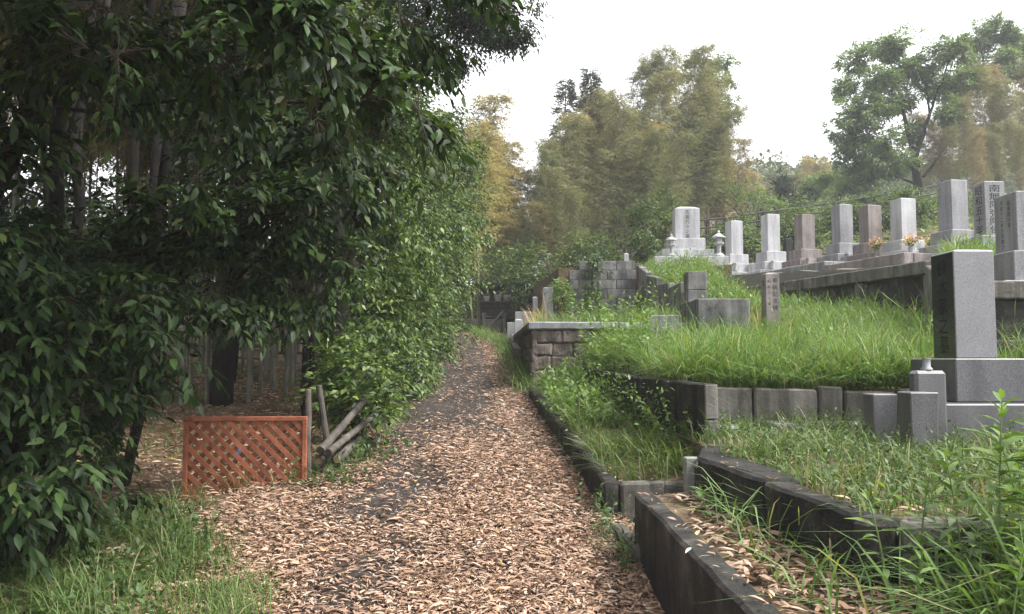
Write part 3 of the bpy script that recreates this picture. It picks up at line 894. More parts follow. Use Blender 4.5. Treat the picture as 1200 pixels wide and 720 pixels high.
# row of graves on the upper terrace
def zt(y):
    return 2.87 + (y - 11) * 0.066
row = [
    ('tall grey headstone at the near end of the upper row', 6.98, 12.6, 0.30, 0.80, 'granite_mid', [(1.1, 1.1, .14), (.72, .72, .2), (.48, .48, .22)], False),
    ('grey headstone with hipped top second in the upper row', 6.75, 13.75, 0.29, 0.72, 'granite_pale', [(1.0, 1.0, .12), (.7, .7, .18), (.46, .46, .2)], True),
    ('rose-tinted headstone with flowers third in the upper row', 6.45, 14.35, 0.27, 0.68, 'granite_rose', [(1.0, 1.0, .12), (.66, .66, .18), (.44, .44, .2)], True),
    ('bluish grey headstone in the middle of the upper row', 6.42, 15.5, 0.28, 0.76, 'granite_mid', [(1.1, 1.0, .16), (.7, .7, .2), (.46, .46, .22)], False),
    ('brownish headstone with a square top past the middle of the upper row', 6.20, 16.9, 0.30, 0.74, 'granite_rose', [(1.1, 1.0, .14), (.7, .7, .2), (.48, .48, .22)], False),
    ('pale headstone standing left of the dark statue-like slab', 5.80, 17.9, 0.30, 0.84, 'granite_pale', [(1.1, 1.0, .14), (.72, .72, .2), (.48, .48, .24)], False),
    ('pale headstone right of the white monument', 5.26, 18.9, 0.30, 0.80, 'granite_pale', [(1.1, 1.0, .14), (.72, .72, .2), (.48, .48, .24)], False),
]
TXT = ['山田家之墓', '先祖代々墓', '中村家之墓', '先祖代々之墓', '田中家之墓', '先祖代々墓', '小林家之墓']
for (lab, x, y, wd_, h_, mt, bs, fl), tx in zip(row, TXT):
    gravestone(lab, (x, y, zt(y)), R(12), wd_, wd_, h_, mt, bs, 'headstones on the upper terrace', vases=(0.2, -0.42, 0.13), flowers=fl, text_size=0.55)
# a small dark slab and low stones between them
o = gravestone('narrow black slab stone between two pale headstones', (6.42, 18.6, zt(18.6)), R(12), 0.16, 0.14, 0.62, 'engraving', [(0.5, 0.5, 0.12), (0.3, 0.3, 0.2)])
for i, (x, y, s_) in enumerate(((7.4, 15.6, .5), (7.55, 16.0, .42), (7.7, 15.3, .36), (7.45, 15.8, .3))):
    me = worn([(-s_ / 2, -s_ / 2, -.1), (s_ / 2, -s_ / 2, -.1), (s_ / 2, s_ / 2, -.1), (-s_ / 2, s_ / 2, -.1), (-s_ / 2.4, -s_ / 2.4, s_ * .6), (s_ / 2.4, -s_ / 2.4, s_ * .6), (s_ / 2.4, s_ / 2.4, s_ * .6), (-s_ / 2.4, s_ / 2.4, s_ * .6)], 0.05, 0.12, 0.05, 5, i * 9)
    o = link('boulder', me, 'granite_rose')
    o.location = (x, y, zt(y) + (0.42 if i == 3 else 0.0))
    tag(o, 'rough brown boulder of the rock heap behind the upper headstones', 'boulder', 'boulders heaped behind the upper graves')

# granite plots the upper graves stand on
for lab, s0, s1, d0, d1, z1, mt in (
        ('near granite plot platform on the terrace wall', 0.7, 2.45, 0.30, 1.7, 3.10, 'granite_rose'),
        ('middle granite plot platform stepping up on the terrace wall', 2.5, 4.4, 0.34, 1.8, 3.18, 'granite_mid'),
        ('far low granite plot platform on the terrace wall', 4.45, 6.3, 0.30, 1.8, 3.10, 'granite_rose')):
    o = thing('grave_platform', lab, 'platform')
    piece('kerb_block', tp(s0, d0), tp(s1, d0), 0.18, 2.7, z1, mt, o, bevel=0.01)
    piece('kerb_block', tp(s0, d0 + 0.185), tp(s0, d1), -0.18, 2.7, z1, mt, o, bevel=0.01)
    piece('kerb_block', tp(s1, d0 + 0.185), tp(s1, d1), 0.18, 2.7, z1 - 0.003, mt, o, bevel=0.01)
    piece('slab', tp(s0 + 0.19, d0 + 0.19), tp(s1 - 0.19, d0 + 0.19), d1 - d0 - 0.2, 2.7, z1 - 0.06, 'granite_mid', o, bevel=0.01)

# white monument with two small lanterns
mz = 3.60
m = thing('gravestone', 'large white granite monument on a broad stepped base', 'gravestone', (3.95, 18.1, mz))
link('foot_slab', slab_mesh(-0.85, 0.75, -0.75, 0.75, -0.3, 0.16), 'granite_pale', m)
link('lower_base', slab_mesh(-0.62, 0.52, -0.45, 0.45, 0.162, 0.36), 'granite_pale', m)
link('upper_base', slab_mesh(-0.40, 0.36, -0.32, 0.32, 0.362, 0.62), 'granite_pale', m)
hm = link('headstone', headstone_mesh(0.56, 0.32, 0.622, 0.70, 0.05), 'granite_pale', m)
inscription(hm, '先祖代々之墓', 'front', -0.16, 0, 1.29, 0.105, 0.11)
def lantern(label, loc, s=1.0):
    l = thing('stone_lantern', label, 'lantern', loc)
    def part(nm, prof, n=8):
        b = MB(); b.lathe([(r_ * s, z_ * s) for r_, z_ in prof], n); b.build(nm, 'granite_pale', l)
    part('foot', [(0.14, -.1), (0.14, 0.05), (0.09, 0.09)])
    part('shaft', [(0.055, 0.092), (0.05, 0.20), (0.06, 0.28)])
    part('platform', [(0.06, 0.282), (0.12, 0.32), (0.12, 0.35)], 6)
    part('light_box', [(0.075, 0.352), (0.075, 0.46)], 6)
    part('roof', [(0.16, 0.462), (0.15, 0.485), (0.05, 0.56), (0.02, 0.57)], 6)
    part('finial', [(0.03, 0.572), (0.035, 0.60), (0.008, 0.64)], 8)
lantern('small stone lantern left of the white monument', (3.50, 17.52, mz + 0.162), 0.8)
lantern('small stone lantern right of the white monument', (4.56, 17.60, mz + 0.162), 0.95)

# inscribed pillar in the tall grass
o = thing('inscribed_pillar', 'short rosy granite pillar with carved text in the tall grass', 'pillar', (3.40, 10.55, 1.85))
hp = link('shaft', headstone_mesh(0.18, 0.20, -0.1, 0.90, 0.02), 'granite_rose', o)
inscription(hp, '奉納記念碑', 'front', -0.10, 0.03, 0.76, 0.07, 0.09)
inscription(hp, '昭和三十年', 'front', -0.10, -0.045, 0.74, 0.045, 0.075)
inscription(hp, '寺', 'left', -0.09, 0.0, 0.74, 0.11, 0.12)

# pale small graves beyond the masonry plot
for lab, x, y, z, wd_, h_, bs in (
        ('tall pale headstone among the small graves behind the masonry plot', 0.78, 17.4, 2.12, .22, .56, [(.60, .5, .18), (.36, .36, .2)]),
        ('thin pale headstone left among the small graves by the path', 0.52, 18.0, 2.10, .11, .32, [(1.25, .5, .24), (.9, .3, .24)]),
        ('small pale stone beside the block wall, behind the tall headstone', 1.10, 18.4, 2.5, .17, .35, [(.4, .4, .3), (.28, .28, .3)]),
        ('lowest pale square stone nearest the path among the small graves', 0.14, 17.0, 2.0, .16, .30, [(.3, .3, .05)])):
    gravestone(lab, (x, y, z), 0, wd_, wd_, h_, 'granite_pale', bs, 'small graves by the path')
p = gravestone('small pale stone standing on the block wall top', (2.50, 17.5, 3.5), 0, 0.10, 0.10, 0.26, 'granite_pale', [(0.3, 0.25, 0.06)])

# shelter with shelves and pails at the head of the path
s = thing('bucket_shelter', 'small open wooden shelter with shelves at the path end', 'shelter', (-0.55, 24.6, 2.42))
for x, y in ((-0.45, -0.35), (0.75, -0.35), (-0.45, 0.45), (0.75, 0.45)):
    b = MB(); b.box(x - 0.04, x + 0.04, y - 0.04, y + 0.04, -0.2, 1.28); b.build('post', 'old_wood', s, 0.006)
for k in range(5):
    b = MB(); y = -0.5 + k * 0.24
    b.add([(-0.62, y, 1.40 - k * .02), (0.95, y, 1.40 - k * .02), (0.95, y + 0.236, 1.38 - k * .02), (-0.62, y + 0.236, 1.38 - k * .02)] + [(-0.62, y, 1.36 - k * .02), (0.95, y, 1.36 - k * .02), (0.95, y + 0.236, 1.34 - k * .02), (-0.62, y + 0.236, 1.34 - k * .02)],
          [(0, 1, 2, 3), (7, 6, 5, 4), (0, 4, 5, 1), (1, 5, 6, 2), (2, 6, 7, 3), (3, 7, 4, 0)])
    b.build('roof_board', 'dark_wood', s)
for z in (0.36, 0.82):
    b = MB(); b.box(-0.40, 0.70, -0.30, 0.40, z, z + 0.035); b.build('shelf', 'old_wood', s, 0.004)
for k in range(6):
    b = MB(); b.box(-0.40, 0.70, 0.42, 0.445, k * 0.21, k * 0.21 + 0.2); b.build('back_board', 'old_wood', s, 0.003)
for i, x in enumerate((-0.22, 0.12, 0.40, 0.60)):
    o = thing('pail', ['leftmost white pail on the shelter shelf', 'second white pail from the left on the shelter shelf', 'third white pail from the left on the shelter shelf', 'rightmost small white pail on the shelter shelf'][i], 'pail', (-0.55 + x, 24.35, 3.275), 0, 'pails on the shelter shelf')
    sz = (0.9, 1.15, 1.15, .85)[i]
    b = MB(); b.lathe([(0.07 * sz, 0), (0.10 * sz, 0.14 * sz), (0.108 * sz, 0.15 * sz), (0.108 * sz, 0.165 * sz), (0.09 * sz, 0.165 * sz), (0.065 * sz, 0.02)], 14); b.build('body', 'white_plastic', o, smooth=True)
    b = MB(); b.tube([(0.10 * sz * math.cos(a), 0, 0.155 * sz + 0.09 * sz * math.sin(a)) for a in np.linspace(0, math.pi, 9)], 0.006, 5); b.build('handle', 'white_plastic', o)
t = thing('plank_bed', 'dark planked planting box before the shelter', 'planter', (-1.1, 22.6, 2.2))
for k in range(3):
    b = MB(); b.box(-0.35, 0.85, -0.03, 0.03, -0.15 + k * 0.2, 0.04 + k * 0.2); b.build('plank', 'dark_wood', t, 0.005)
for x in (-0.38, 0.3, 0.88):
    b = MB(); b.box(x - .04, x + .04, -0.08, 0.08, -0.2, 0.62 if x > 0 else 0.45); b.build('post', 'dark_wood', t, 0.005)
b = MB(); b.tube([(0.32, -0.11, 0.05), (0.86, -0.11, 0.66)], 0.035, 6); b.build('brace', 'dark_wood', t)
p = piece('grave_kerb', (0.0, 19.6), (1.0, 19.6), -0.2, 1.8, 2.33, 'concrete_worn')
tag(p, 'grey kerb block right of the shelter', 'kerb')

# ------------------------------------------------------------------ lattice panel and poles by the path
lt = thing('lattice_panel', 'reddish brown wooden lattice panel closing the gap by the path', 'fence panel', (-2.01, 6.12, 0.385), R(2))
LW, LH, FR = 0.92, 0.725, 0.034
for nm, x0, x1, z0, z1 in (('frame_rail', -LW / 2, LW / 2, LH - FR, LH), ('frame_rail', -LW / 2, LW / 2, 0, FR), ('frame_stile', -LW / 2, -LW / 2 + FR, FR + .001, LH - FR - .001), ('frame_stile', LW / 2 - FR, LW / 2, FR + .001, LH - FR - .001)):
    b = MB(); b.box(x0, x1, -0.022, 0.022, z0, z1); b.build(nm, 'lattice_paint', lt, 0.004)
def slat(c0, sgn, y0, y1):
    """diagonal slat clipped to the inside of the frame"""
    x0, x1, z0, z1 = -LW / 2 + FR - .004, LW / 2 - FR + .004, FR - .004, LH - FR + .004
    hw = 0.0175 * math.sqrt(2)
    # polygon of strip |(z - sgn*x) - c0| <= hw clipped by the rectangle
    poly = [(x0, z0), (x1, z0), (x1, z1), (x0, z1)]
    for s_, lim in ((1, c0 + hw), (-1, -(c0 - hw))):
        out = []
        for i in range(len(poly)):
            a, c_ = poly[i], poly[(i + 1) % len(poly)]
            fa, fc = s_ * (a[1] - sgn * a[0]) - lim, s_ * (c_[1] - sgn * c_[0]) - lim
            if fa <= 0: out.append(a)
            if fa * fc < 0:
                k = fa / (fa - fc)
                out.append((a[0] + (c_[0] - a[0]) * k, a[1] + (c_[1] - a[1]) * k))
        poly = out
        if len(poly) < 3: return
    n = len(poly)
    b = MB()
    b.add([(x, y0, z) for x, z in poly] + [(x, y1, z) for x, z in poly],
          [tuple(range(n)), tuple(range(2 * n - 1, n - 1, -1))] + [(i, i + n, (i + 1) % n + n, (i + 1) % n) for i in range(n)])
    b.build('slat', 'lattice_paint', lt)
cc = -0.42
while cc < 1.15:
    slat(cc, -1, -0.012, -0.001)
    slat(cc, 1, 0.0, 0.011)
    cc += 0.098

def pole(name, label, cat_, a, b_, r_, mat, end='cut_wood', group=None, nodes=True):
    a, b_ = Vector(a), Vector(b_)
    o = thing(name, label, cat_, a, 0, group)
    d = b_ - a
    n = 9
    pts = [d * (i / n) + Vector((random.uniform(-.006, .006), random.uniform(-.006, .006), 0)) for i in range(n + 1)]
    rr = [r_ * (1 - 0.15 * i / n) * (1.06 if nodes and i % 3 == 0 else 1) for i in range(n + 1)]
    m_ = MB(); m_.tube(pts, rr, 10); m_.build('shaft', mat, o, smooth=False)
    dn = d.normalized()
    for q, s_, r2 in ((Vector((0, 0, 0)), -1, rr[0]), (d, 1, rr[-1])):
        m_ = MB(); m_.tube([q, q + dn * 0.004 * s_], r2 * 0.86, 10); m_.build('cut_end', end, o)
    return o
pole('wooden_post', 'pale upright post at the right end of the lattice panel', 'post', (-1.545, 6.16, 0.3), (-1.56, 6.17, 1.31), 0.028, 'old_wood')
pole('wooden_post', 'brownish upright post just right of the pale one', 'post', (-1.40, 6.42, 0.4), (-1.53, 6.40, 1.33), 0.028, 'old_wood')
pole('bamboo_pole', 'upper grey bamboo pole leaning up towards the hedge', 'pole', (-1.47, 6.25, 0.84), (-1.30, 7.35, 1.22), 0.032, 'old_wood', 'dark_wood', 'cut poles by the lattice panel')
pole('bamboo_pole', 'lower grey bamboo pole under the leaning one', 'pole', (-1.40, 6.20, 0.83), (-1.22, 7.30, 1.06), 0.028, 'old_wood', 'dark_wood', 'cut poles by the lattice panel')
lg = ['upper left cut log of the little stack by the lattice panel', 'upper right cut log of the little stack by the lattice panel', 'lower left cut log of the little stack by the lattice panel', 'lower right cut log of the little stack by the lattice panel', 'middle cut log of the little stack by the lattice panel']
for lab, (x, z, r_) in zip(lg, ((-1.44, .74, .06), (-1.30, .76, .055), (-1.45, .60, .065), (-1.30, .62, .07), (-1.37, .68, .05))):
    pole('cut_log', lab, 'log', (x - .07, 6.34 + random.uniform(-.05, .05), z), (x - .02, 7.2, z + .1), r_ * .7, 'old_wood', 'cut_wood', 'logs stacked by the lattice panel', False)
b = MB()
for k in range(3):
    b.add([(-.08, -.03, .0), (.07, -.04, .01), (.08, .05, .0), (-.07, .05, .02), (-.06, -.02, .07), (.05, -.03, .05), (.06, .03, .08), (-.05, .04, .06)], [(0, 3, 2, 1), (4, 5, 6, 7), (0, 1, 5, 4), (1, 2, 6, 5), (2, 3, 7, 6), (3, 0, 4, 7)])
    break
o = b.build('plastic_bag', 'blue_plastic', None, 0.012); o.location = (-2.66, 8.0, float(gz(-2.66, 8.0)) - 0.005); tag(o, 'crumpled blue plastic bag behind the lattice panel', 'bag')


# ------------------------------------------------------------------ bamboo
def bamboo_parts(H, seed, lean, bare, bw_, leafL=0.20, n_nodes=44, kb=4):
    rs = np.random.default_rng(seed)
    az = rs.uniform(0, 6.28)
    dx, dy = math.cos(az), math.sin(az)
    def pt(t):
        b = lean * (0.25 * t + 0.75 * t ** 3.2)
        return np.array([dx * b, dy * b, H * t * (1 - 0.10 * t ** 4)])
    c = MB()
    ts = np.linspace(0, 1, 15)
    c.tube([pt(t) for t in ts], [0.045 * (1 - 0.86 * t) for t in ts], 6, False)
    P0, D0, T0 = [], [], []
    br = MB()
    for i in range(n_nodes):
        t = bare + (1 - bare) * (i + rs.random()) / n_nodes
        q = pt(min(t, 1))
        for k in range(kb):
            a = rs.uniform(0, 6.28)
            l = bw_ * (0.5 + 0.7 * math.sin(min(1, (t - bare) / (1 - bare) + 0.12) * math.pi * 0.9)) * rs.uniform(0.6, 1.2)
            d = np.array([math.cos(a), math.sin(a), rs.uniform(0.15, 0.7)])
            d /= np.linalg.norm(d)
            e = q + d * l - np.array([0, 0, 0.18 * l * l])
            m_ = q + d * l * 0.55
            br.tube([q, m_, e], [0.010, 0.007, 0.003], 3, False)
            for s_ in range(5):
                f = 0.20 + 0.2 * s_
                w0 = (q + (m_ - q) * f / 0.55) if f < 0.55 else (m_ + (e - m_) * (f - 0.55) / 0.45)
                dd = d + rs.normal(0, 0.55, 3); dd[2] -= 0.25
                P0.append(w0); D0.append(dd); T0.append(rs.uniform(0.25, 0.6))
    lv = twig_leaves(np.array(P0), np.array(D0), np.array(T0), 9, leafL, 0.19, 0.55, 45, 0.35, 0.35)
    cm = c.mesh('culm', smooth=True)
    bm_ = br.mesh('branch')
    fm = tri_mesh('foliage', leaf_verts(*lv, 'q'), SH['q'][1])
    return cm, bm_, fm

BAM = [bamboo_parts(12.5, 3, 1.9, 0.40, 0.95), bamboo_parts(13.5, 4, 1.2, 0.44, 0.85), bamboo_parts(11.5, 5, 2.6, 0.36, 1.05), bamboo_parts(12.5, 6, 0.9, 0.34, 0.9)]
for cm, bm_, fm in BAM:
    cm.materials.append(M['culm_grey']); bm_.materials.append(M['culm_yellow']); fm.materials.append(M['bamboo_olive'])

def bamboo(x, y, kind, scale, mat, label, group, thick=1.0, culm='culm_grey', z=None):
    cm, bm_, fm = BAM[kind % len(BAM)]
    o = thing('bamboo', label, 'bamboo', (x, y, (float(gz(x, y)) if z is None else z) - 0.05), random.uniform(0, 6.28), group)
    o.scale = (scale * thick, scale * thick, scale)
    for nm, me in (('culm', cm), ('branch', bm_), ('foliage', fm)):
        c_ = link(nm, me, None, o)
        if nm != 'branch':
            c_.material_slots[0].link = 'OBJECT'
            c_.material_slots[0].material = M[mat if nm == 'foliage' else culm]
    return o

# grove across the head of the path: (px, top, distance) gives the silhouette seen in the photograph
def grove(lst, mat, label, group, fill=1, **k):
    more = []
    for x, y, hgt in lst:
        for _ in range(fill):
            y2 = y + random.uniform(-2, 2.5)
            more.append((x * y2 / y + random.uniform(-.5, .5), y2, hgt * random.uniform(.66, 1.0)))
    for i, (x, y, hgt) in enumerate(list(lst) + more):
        sc_ = hgt / 10.9
        bamboo(x, y, random.randrange(4), sc_, mat if isinstance(mat, str) else random.choice(mat), label, group, **k)

def top_to_height(px_, top, y):
    x = (px_ - 600) / FPX * y
    return x, y, EYE + (420 - top) / FPX * y - float(gz(x, y))

lab_g = 'tall golden bamboo behind the hedge at the path end'
grove([top_to_height(*a) for a in ((556, 132, 27), (566, 138, 30), (577, 160, 28.5), (548, 132, 31), (572, 168, 33), (586, 195, 31), (597, 208, 33), (604, 214, 35), (560, 200, 25.5), (583, 240, 29))], 'bamboo_gold', lab_g, 'golden bamboo at the path end', culm='culm_yellow', thick=1.35)
lab_o = 'olive bamboo in the grove behind the grey block wall'
grove([top_to_height(*a) for a in ((612, 205, 36), (622, 196, 33), (634, 178, 37), (645, 172, 32), (655, 138, 36), (668, 145, 31), (676, 132, 38), (690, 150, 30), (700, 135, 36), (712, 130, 33), (722, 118, 37), (735, 112, 31), (744, 100, 36), (640, 190, 29), (662, 205, 28), (705, 190, 28.5), (726, 175, 29), (618, 215, 29.5), (598, 232, 30), (683, 225, 27))], ['bamboo_olive', 'bamboo_olive', 'bamboo_olive', 'bamboo_gold', 'bamboo_green'], lab_o, 'olive bamboo of the middle grove')
lab_d = 'dark green bamboo at the right side of the middle grove'
grove([top_to_height(*a) for a in ((758, 95, 34), (770, 92, 37), (783, 88, 33), (795, 85, 36), (806, 80, 34), (818, 84, 37), (830, 92, 35), (777, 150, 30), (798, 160, 31), (815, 150, 32), (760, 170, 29), (838, 128, 34))], ['bamboo_green', 'bamboo_green', 'bamboo_olive'], lab_d, 'dark green bamboo of the middle grove')
lab_r = 'rust-coloured bamboo leaning at the right end of the middle grove'
grove([top_to_height(*a) for a in ((842, 112, 36), (850, 128, 38), (856, 150, 37), (848, 165, 35))], 'bamboo_rust', lab_r, 'rust bamboo of the middle grove')
lab_h = 'brownish bamboo on the hill at the right picture edge'
grove([top_to_height(*a) for a in ((1105, 120, 44), (1118, 105, 42), (1130, 98, 43), (1142, 95, 40), (1156, 100, 42), (1168, 92, 40), (1180, 95, 42), (1194, 88, 40), (1206, 92, 42), (1222, 85, 41), (1125, 150, 37), (1150, 155, 36), (1175, 150, 37), (1196, 150, 36), (1095, 160, 47), (1215, 150, 36))], ['bamboo_rust', 'bamboo_olive', 'bamboo_olive'], lab_h, 'bamboo on the right hill')
lab_f = 'orange bamboo on the far slope beyond the rail fence'
grove([top_to_height(*a) for a in ((846, 186, 62), (858, 194, 58), (870, 200, 60), (882, 198, 64), (894, 202, 60), (950, 188, 62), (962, 182, 58), (975, 186, 62), (988, 200, 57), (968, 205, 54), (940, 205, 58), (1003, 205, 60), (905, 214, 66))], ['bamboo_gold', 'bamboo_rust', 'bamboo_gold'], lab_f, 'orange bamboo of the far slope', thick=1.5)

# grove behind the lattice panel and the dark trees
lab_l = 'grey bamboo culm in the shady grove behind the lattice panel'
pts = []
while len(pts) < 54:
    y = random.uniform(9.5, 24); x = -1.9 - y * random.uniform(0.08, 0.50)
    if x > -3.0 or any((x - a) ** 2 + (y - b_) ** 2 < 0.16 for a, b_ in pts):
        continue
    pts.append((x, y))
while len(pts) < 92:
    y = random.uniform(10.0, 17); x = -random.uniform(.26, .46) * y
    if any((x - a) ** 2 + (y - b_) ** 2 < 0.04 for a, b_ in pts):
        continue
    pts.append((x, y))
for i, (x, y) in enumerate(pts):
    bamboo(x, y, i, random.uniform(0.75, 1.0), 'bamboo_gold' if random.random() < 0.75 else 'bamboo_olive', lab_l, 'culms of the shady grove', thick=0.8)
for i in range(16):
    x, y = -random.uniform(6.5, 12), random.uniform(2, 12)
    bamboo(x, y, i, random.uniform(0.8, 1.05), 'bamboo_gold', 'golden bamboo deep behind the dark trees on the left', 'golden bamboo behind the dark trees', thick=0.9)

for i in range(46):
    y = random.uniform(7, 30); x = -6.5 - y * .45 - random.uniform(0, 9)
    bamboo(x, y, i, random.uniform(0.8, 1.05), 'bamboo_gold' if i % 3 else 'bamboo_olive', 'golden bamboo deep behind the dark trees on the left', 'golden bamboo behind the dark trees', thick=1.3)

# ------------------------------------------------------------------ trees
def limb(mb, a, b_, r0, r1, n=7, wob=0.035, sides=8):
    a, b_ = Vector(a), Vector(b_)
    L = (b_ - a).length
    if r0 < 0.045: wob = 0.10
    pts, rr = [], []
    for i in range(n + 1):
        t_ = i / n
        o = Vector((random.uniform(-1, 1), random.uniform(-1, 1), random.uniform(-.5, .5))) * wob * L * math.sin(math.pi * t_) * 0.6
        pts.append(a.lerp(b_, t_) + o)
        rr.append(r0 + (r1 - r0) * t_)
    mb.tube(pts, rr, sides)
    return pts

def stems_for(lv_P, lv_D, tl, sag, r_=0.004):
    """thin twig stems, three-sided, as one mesh"""
    n = len(lv_P)
    D = nrm(lv_D)
    S = nrm(np.cross(D, UP) + 1e-4); N = np.cross(S, D)
    tl = np.broadcast_to(tl, (n,))
    V = np.zeros((n, 7, 3))
    for j, t_ in enumerate((-0.5, 0.5)):
        c = lv_P + D * (tl * t_)[:, None]
        c[:, 2] -= sag * tl * max(t_, 0) ** 2
        for k in range(3):
            a = 2 * math.pi * k / 3
            V[:, j * 3 + k] = c + (S * math.cos(a) + N * math.sin(a)) * r_ * (1 - 0.4 * j)
    e = lv_P + D * tl[:, None]; e[:, 2] -= sag * tl
    V[:, 6] = e
    return tri_mesh('twigs', V, [(0, 1, 4), (0, 4, 3), (1, 2, 5), (1, 5, 4), (2, 0, 3), (2, 3, 5), (3, 4, 6), (4, 5, 6), (5, 3, 6)])

def leafy(name, label, cat_, loc, trunks, blobs, n_tw, tl, k, L, wr, mat, shape='l', g=0.45, sag=0.25, clumps=None, inner=0.5, group=None, singles=0, fine=False, box=(0, 0, 1200, 720), lump=0.25, filt=None, bark='bark'):
    """tree or bush: trunk and limbs (list of limb tuples), crown of twigs with leaves in uneven clumps"""
    o = thing(name, label, cat_, loc, 0, group)
    lo = Vector(loc)
    if trunks:
        m_ = MB()
        for a, b_, r0, r1 in trunks:
            limb(m_, Vector(a) - lo, Vector(b_) - lo, r0, r1)
        m_.build('trunk', bark, o, smooth=True)
    P, D = blob_points(blobs, n_tw, inner, lump, clumps)
    if filt is not None:
        kp_ = filt(P); P, D = P[kp_], D[kp_]
    tls = tl * rng.uniform(0.6, 1.2, len(P))
    lv = twig_leaves(P, D, tls, k, L, wr, g, 52, 0.3, sag)
    if fine:
        me = stems_for(P, D, tls, sag)
        me.transform(Matrix.Translation(-lo))
        link('twigs', me, 'twig_bark', o)
    if singles:
        pk = largest(lv, singles, box)
        single_leaves(lv, pk, 'leaf', shape, mat, o)
        lv = keep_rest(lv, pk)
    me = tri_mesh('crown', leaf_verts(*lv, shape), SH[shape][1])
    me.transform(Matrix.Translation(-lo))
    c_ = link('crown', me, mat, o)
    if singles:
        tag(c_, kind='stuff')
    return o

g_ = lambda x, y: float(gz(x, y))
def vis(P):
    return np.ones(len(P), bool)

# foreground shrub at the left edge
leafy('broadleaf_shrub', 'large drooping-leaved dark shrub filling the lower left edge', 'shrub', (-2.5, 4.3, g_(-2.5, 4.3)),
      [((-2.5, 4.3, g_(-2.5, 4.3) - .1), (-2.3, 4.3, 1.3), .035, .012), ((-2.5, 4.3, .3), (-2.1, 4.5, 1.5), .02, .006), ((-2.5, 4.3, .3), (-2.6, 4.0, 1.8), .03, .01)],
      [(-2.36, 4.2, 1.25, .20, .4, .34), (-2.62, 4.2, 1.55, .38, .5, .38), (-2.32, 4.1, .98, .18, .4, .20), (-1.98, 4.5, 1.62, .18, .3, .14), (-2.7, 4.1, 1.0, .36, .5, .38), (-3.1, 4.3, 1.2, .6, .8, .7), (-2.3, 4.4, 1.85, .3, .4, .2), (-2.9, 4.3, 2.0, .5, .6, .4), (-2.78, 5.2, .98, .26, .35, .38), (-2.95, 5.3, 1.45, .35, .4, .35), (-2.62, 5.1, .72, .16, .3, .18)],
      1450, .24, 7, .102, .36, 'leaf_broad', 'b', .75, .35, 150, .45, singles=290, fine=True)

# tree whose branches hang into the picture from the left
leafy('broadleaf_tree', 'dark tree with leaning trunks whose branches hang over the top left', 'tree', (-3.3, 5.7, g_(-3.3, 5.7)),
      [((-3.5, 5.7, .4), (-3.05, 5.5, 4.2), .06, .042), ((-3.75, 6.1, .4), (-3.1, 6.0, 4.4), .05, .035), ((-3.0, 5.2, 3.2), (-.75, 4.3, 2.95), .016, .005), ((-3.0, 5.5, 3.8), (-1.0, 4.4, 3.5), .02, .006),
       ((-3.2, 6.4, .5), (-2.65, 6.3, 4.4), .05, .035), ((-3.05, 5.5, 4.1), (-2.0, 4.6, 5.2), .06, .02), ((-3.6, 4.0, .3), (-2.45, 4.7, 4.0), .07, .05), ((-3.1, 5.6, 2.2), (-1.5, 5.9, 2.7), .014, .005), ((-2.9, 6.2, 1.9), (-1.5, 6.0, 2.2), .012, .005)],
      [(-.55, 4.2, 2.90, .16, .22, .12), (-.80, 4.2, 2.98, .28, .35, .20), (-1.10, 4.3, 2.88, .30, .4, .26), (-1.34, 4.2, 3.22, .40, .5, .28), (-.92, 4.2, 3.36, .36, .5, .24), (-1.8, 4.3, 3.25, .35, .5, .22), (-2.2, 4.2, 3.42, .4, .5, .22), (-2.62, 4.2, 3.2, .22, .4, .25), (-.8, 4.6, 3.7, .5, .6, .3), (-2.0, 3.8, 3.05, .45, .4, .22), (-2.45, 4.0, 3.0, .3, .4, .2), (-1.5, 3.7, 3.1, .4, .4, .22), (-1.0, 3.8, 3.15, .35, .4, .2), (-2.85, 4.4, 2.7, .25, .4, .25), (-1.9, 4.8, 2.75, .4, .4, .2), (-2.6, 5.0, 3.5, .5, .5, .3),
       (-1.6, 4.2, 4.6, 1.3, 1.4, .7), (-2.8, 2.5, 4.0, 1.1, 1.6, 1.0), (-3.4, 3.6, 3.2, .6, 1.0, .9), (-1.7, 2.2, 4.5, 1.2, 1.5, .6), (-2.3, 1.2, 3.6, .8, 1.0, .8)],  # crown lobes out of view, added to keep sky light off the near leaves
      3700, .26, 7, .098, .42, 'leaf_broad', 'b', .65, .35, 330, .3, singles=290, fine=True)

# lighter tree just behind it, above the lattice panel
leafy('broadleaf_tree', 'fresher green tree with layered sprays above the lattice panel', 'tree', (-3.3, 6.9, g_(-3.3, 6.9)),
      [((-3.3, 6.9, .4), (-2.6, 6.6, 3.0), .05, .035), ((-2.55, 6.7, 2.0), (-1.4, 6.0, 2.75), .03, .008), ((-2.5, 6.7, 1.8), (-1.6, 6.1, 2.1), .03, .008), ((-2.5, 6.6, 2.8), (-1.8, 6.2, 3.6), .03, .01)],
      [(-1.72, 6.0, 2.60, .42, .5, .20), (-1.34, 6.0, 2.84, .30, .45, .16), (-2.17, 6.0, 2.15, .45, .5, .26), (-1.62, 6.1, 2.12, .32, .45, .14), (-2.5, 6.1, 2.6, .5, .6, .32), (-3.1, 6.1, 2.1, .6, .6, .5), (-1.25, 6.2, 2.30, .22, .3, .10), (-2.0, 6.3, 3.3, .55, .6, .3), (-1.3, 6.4, 3.3, .4, .5, .3), (-3.3, 6.3, 1.5, .45, .5, .4)],
      1900, .25, 7, .105, .40, 'leaf_broad', 'l', .55, .3, 200, .3, fine=True)

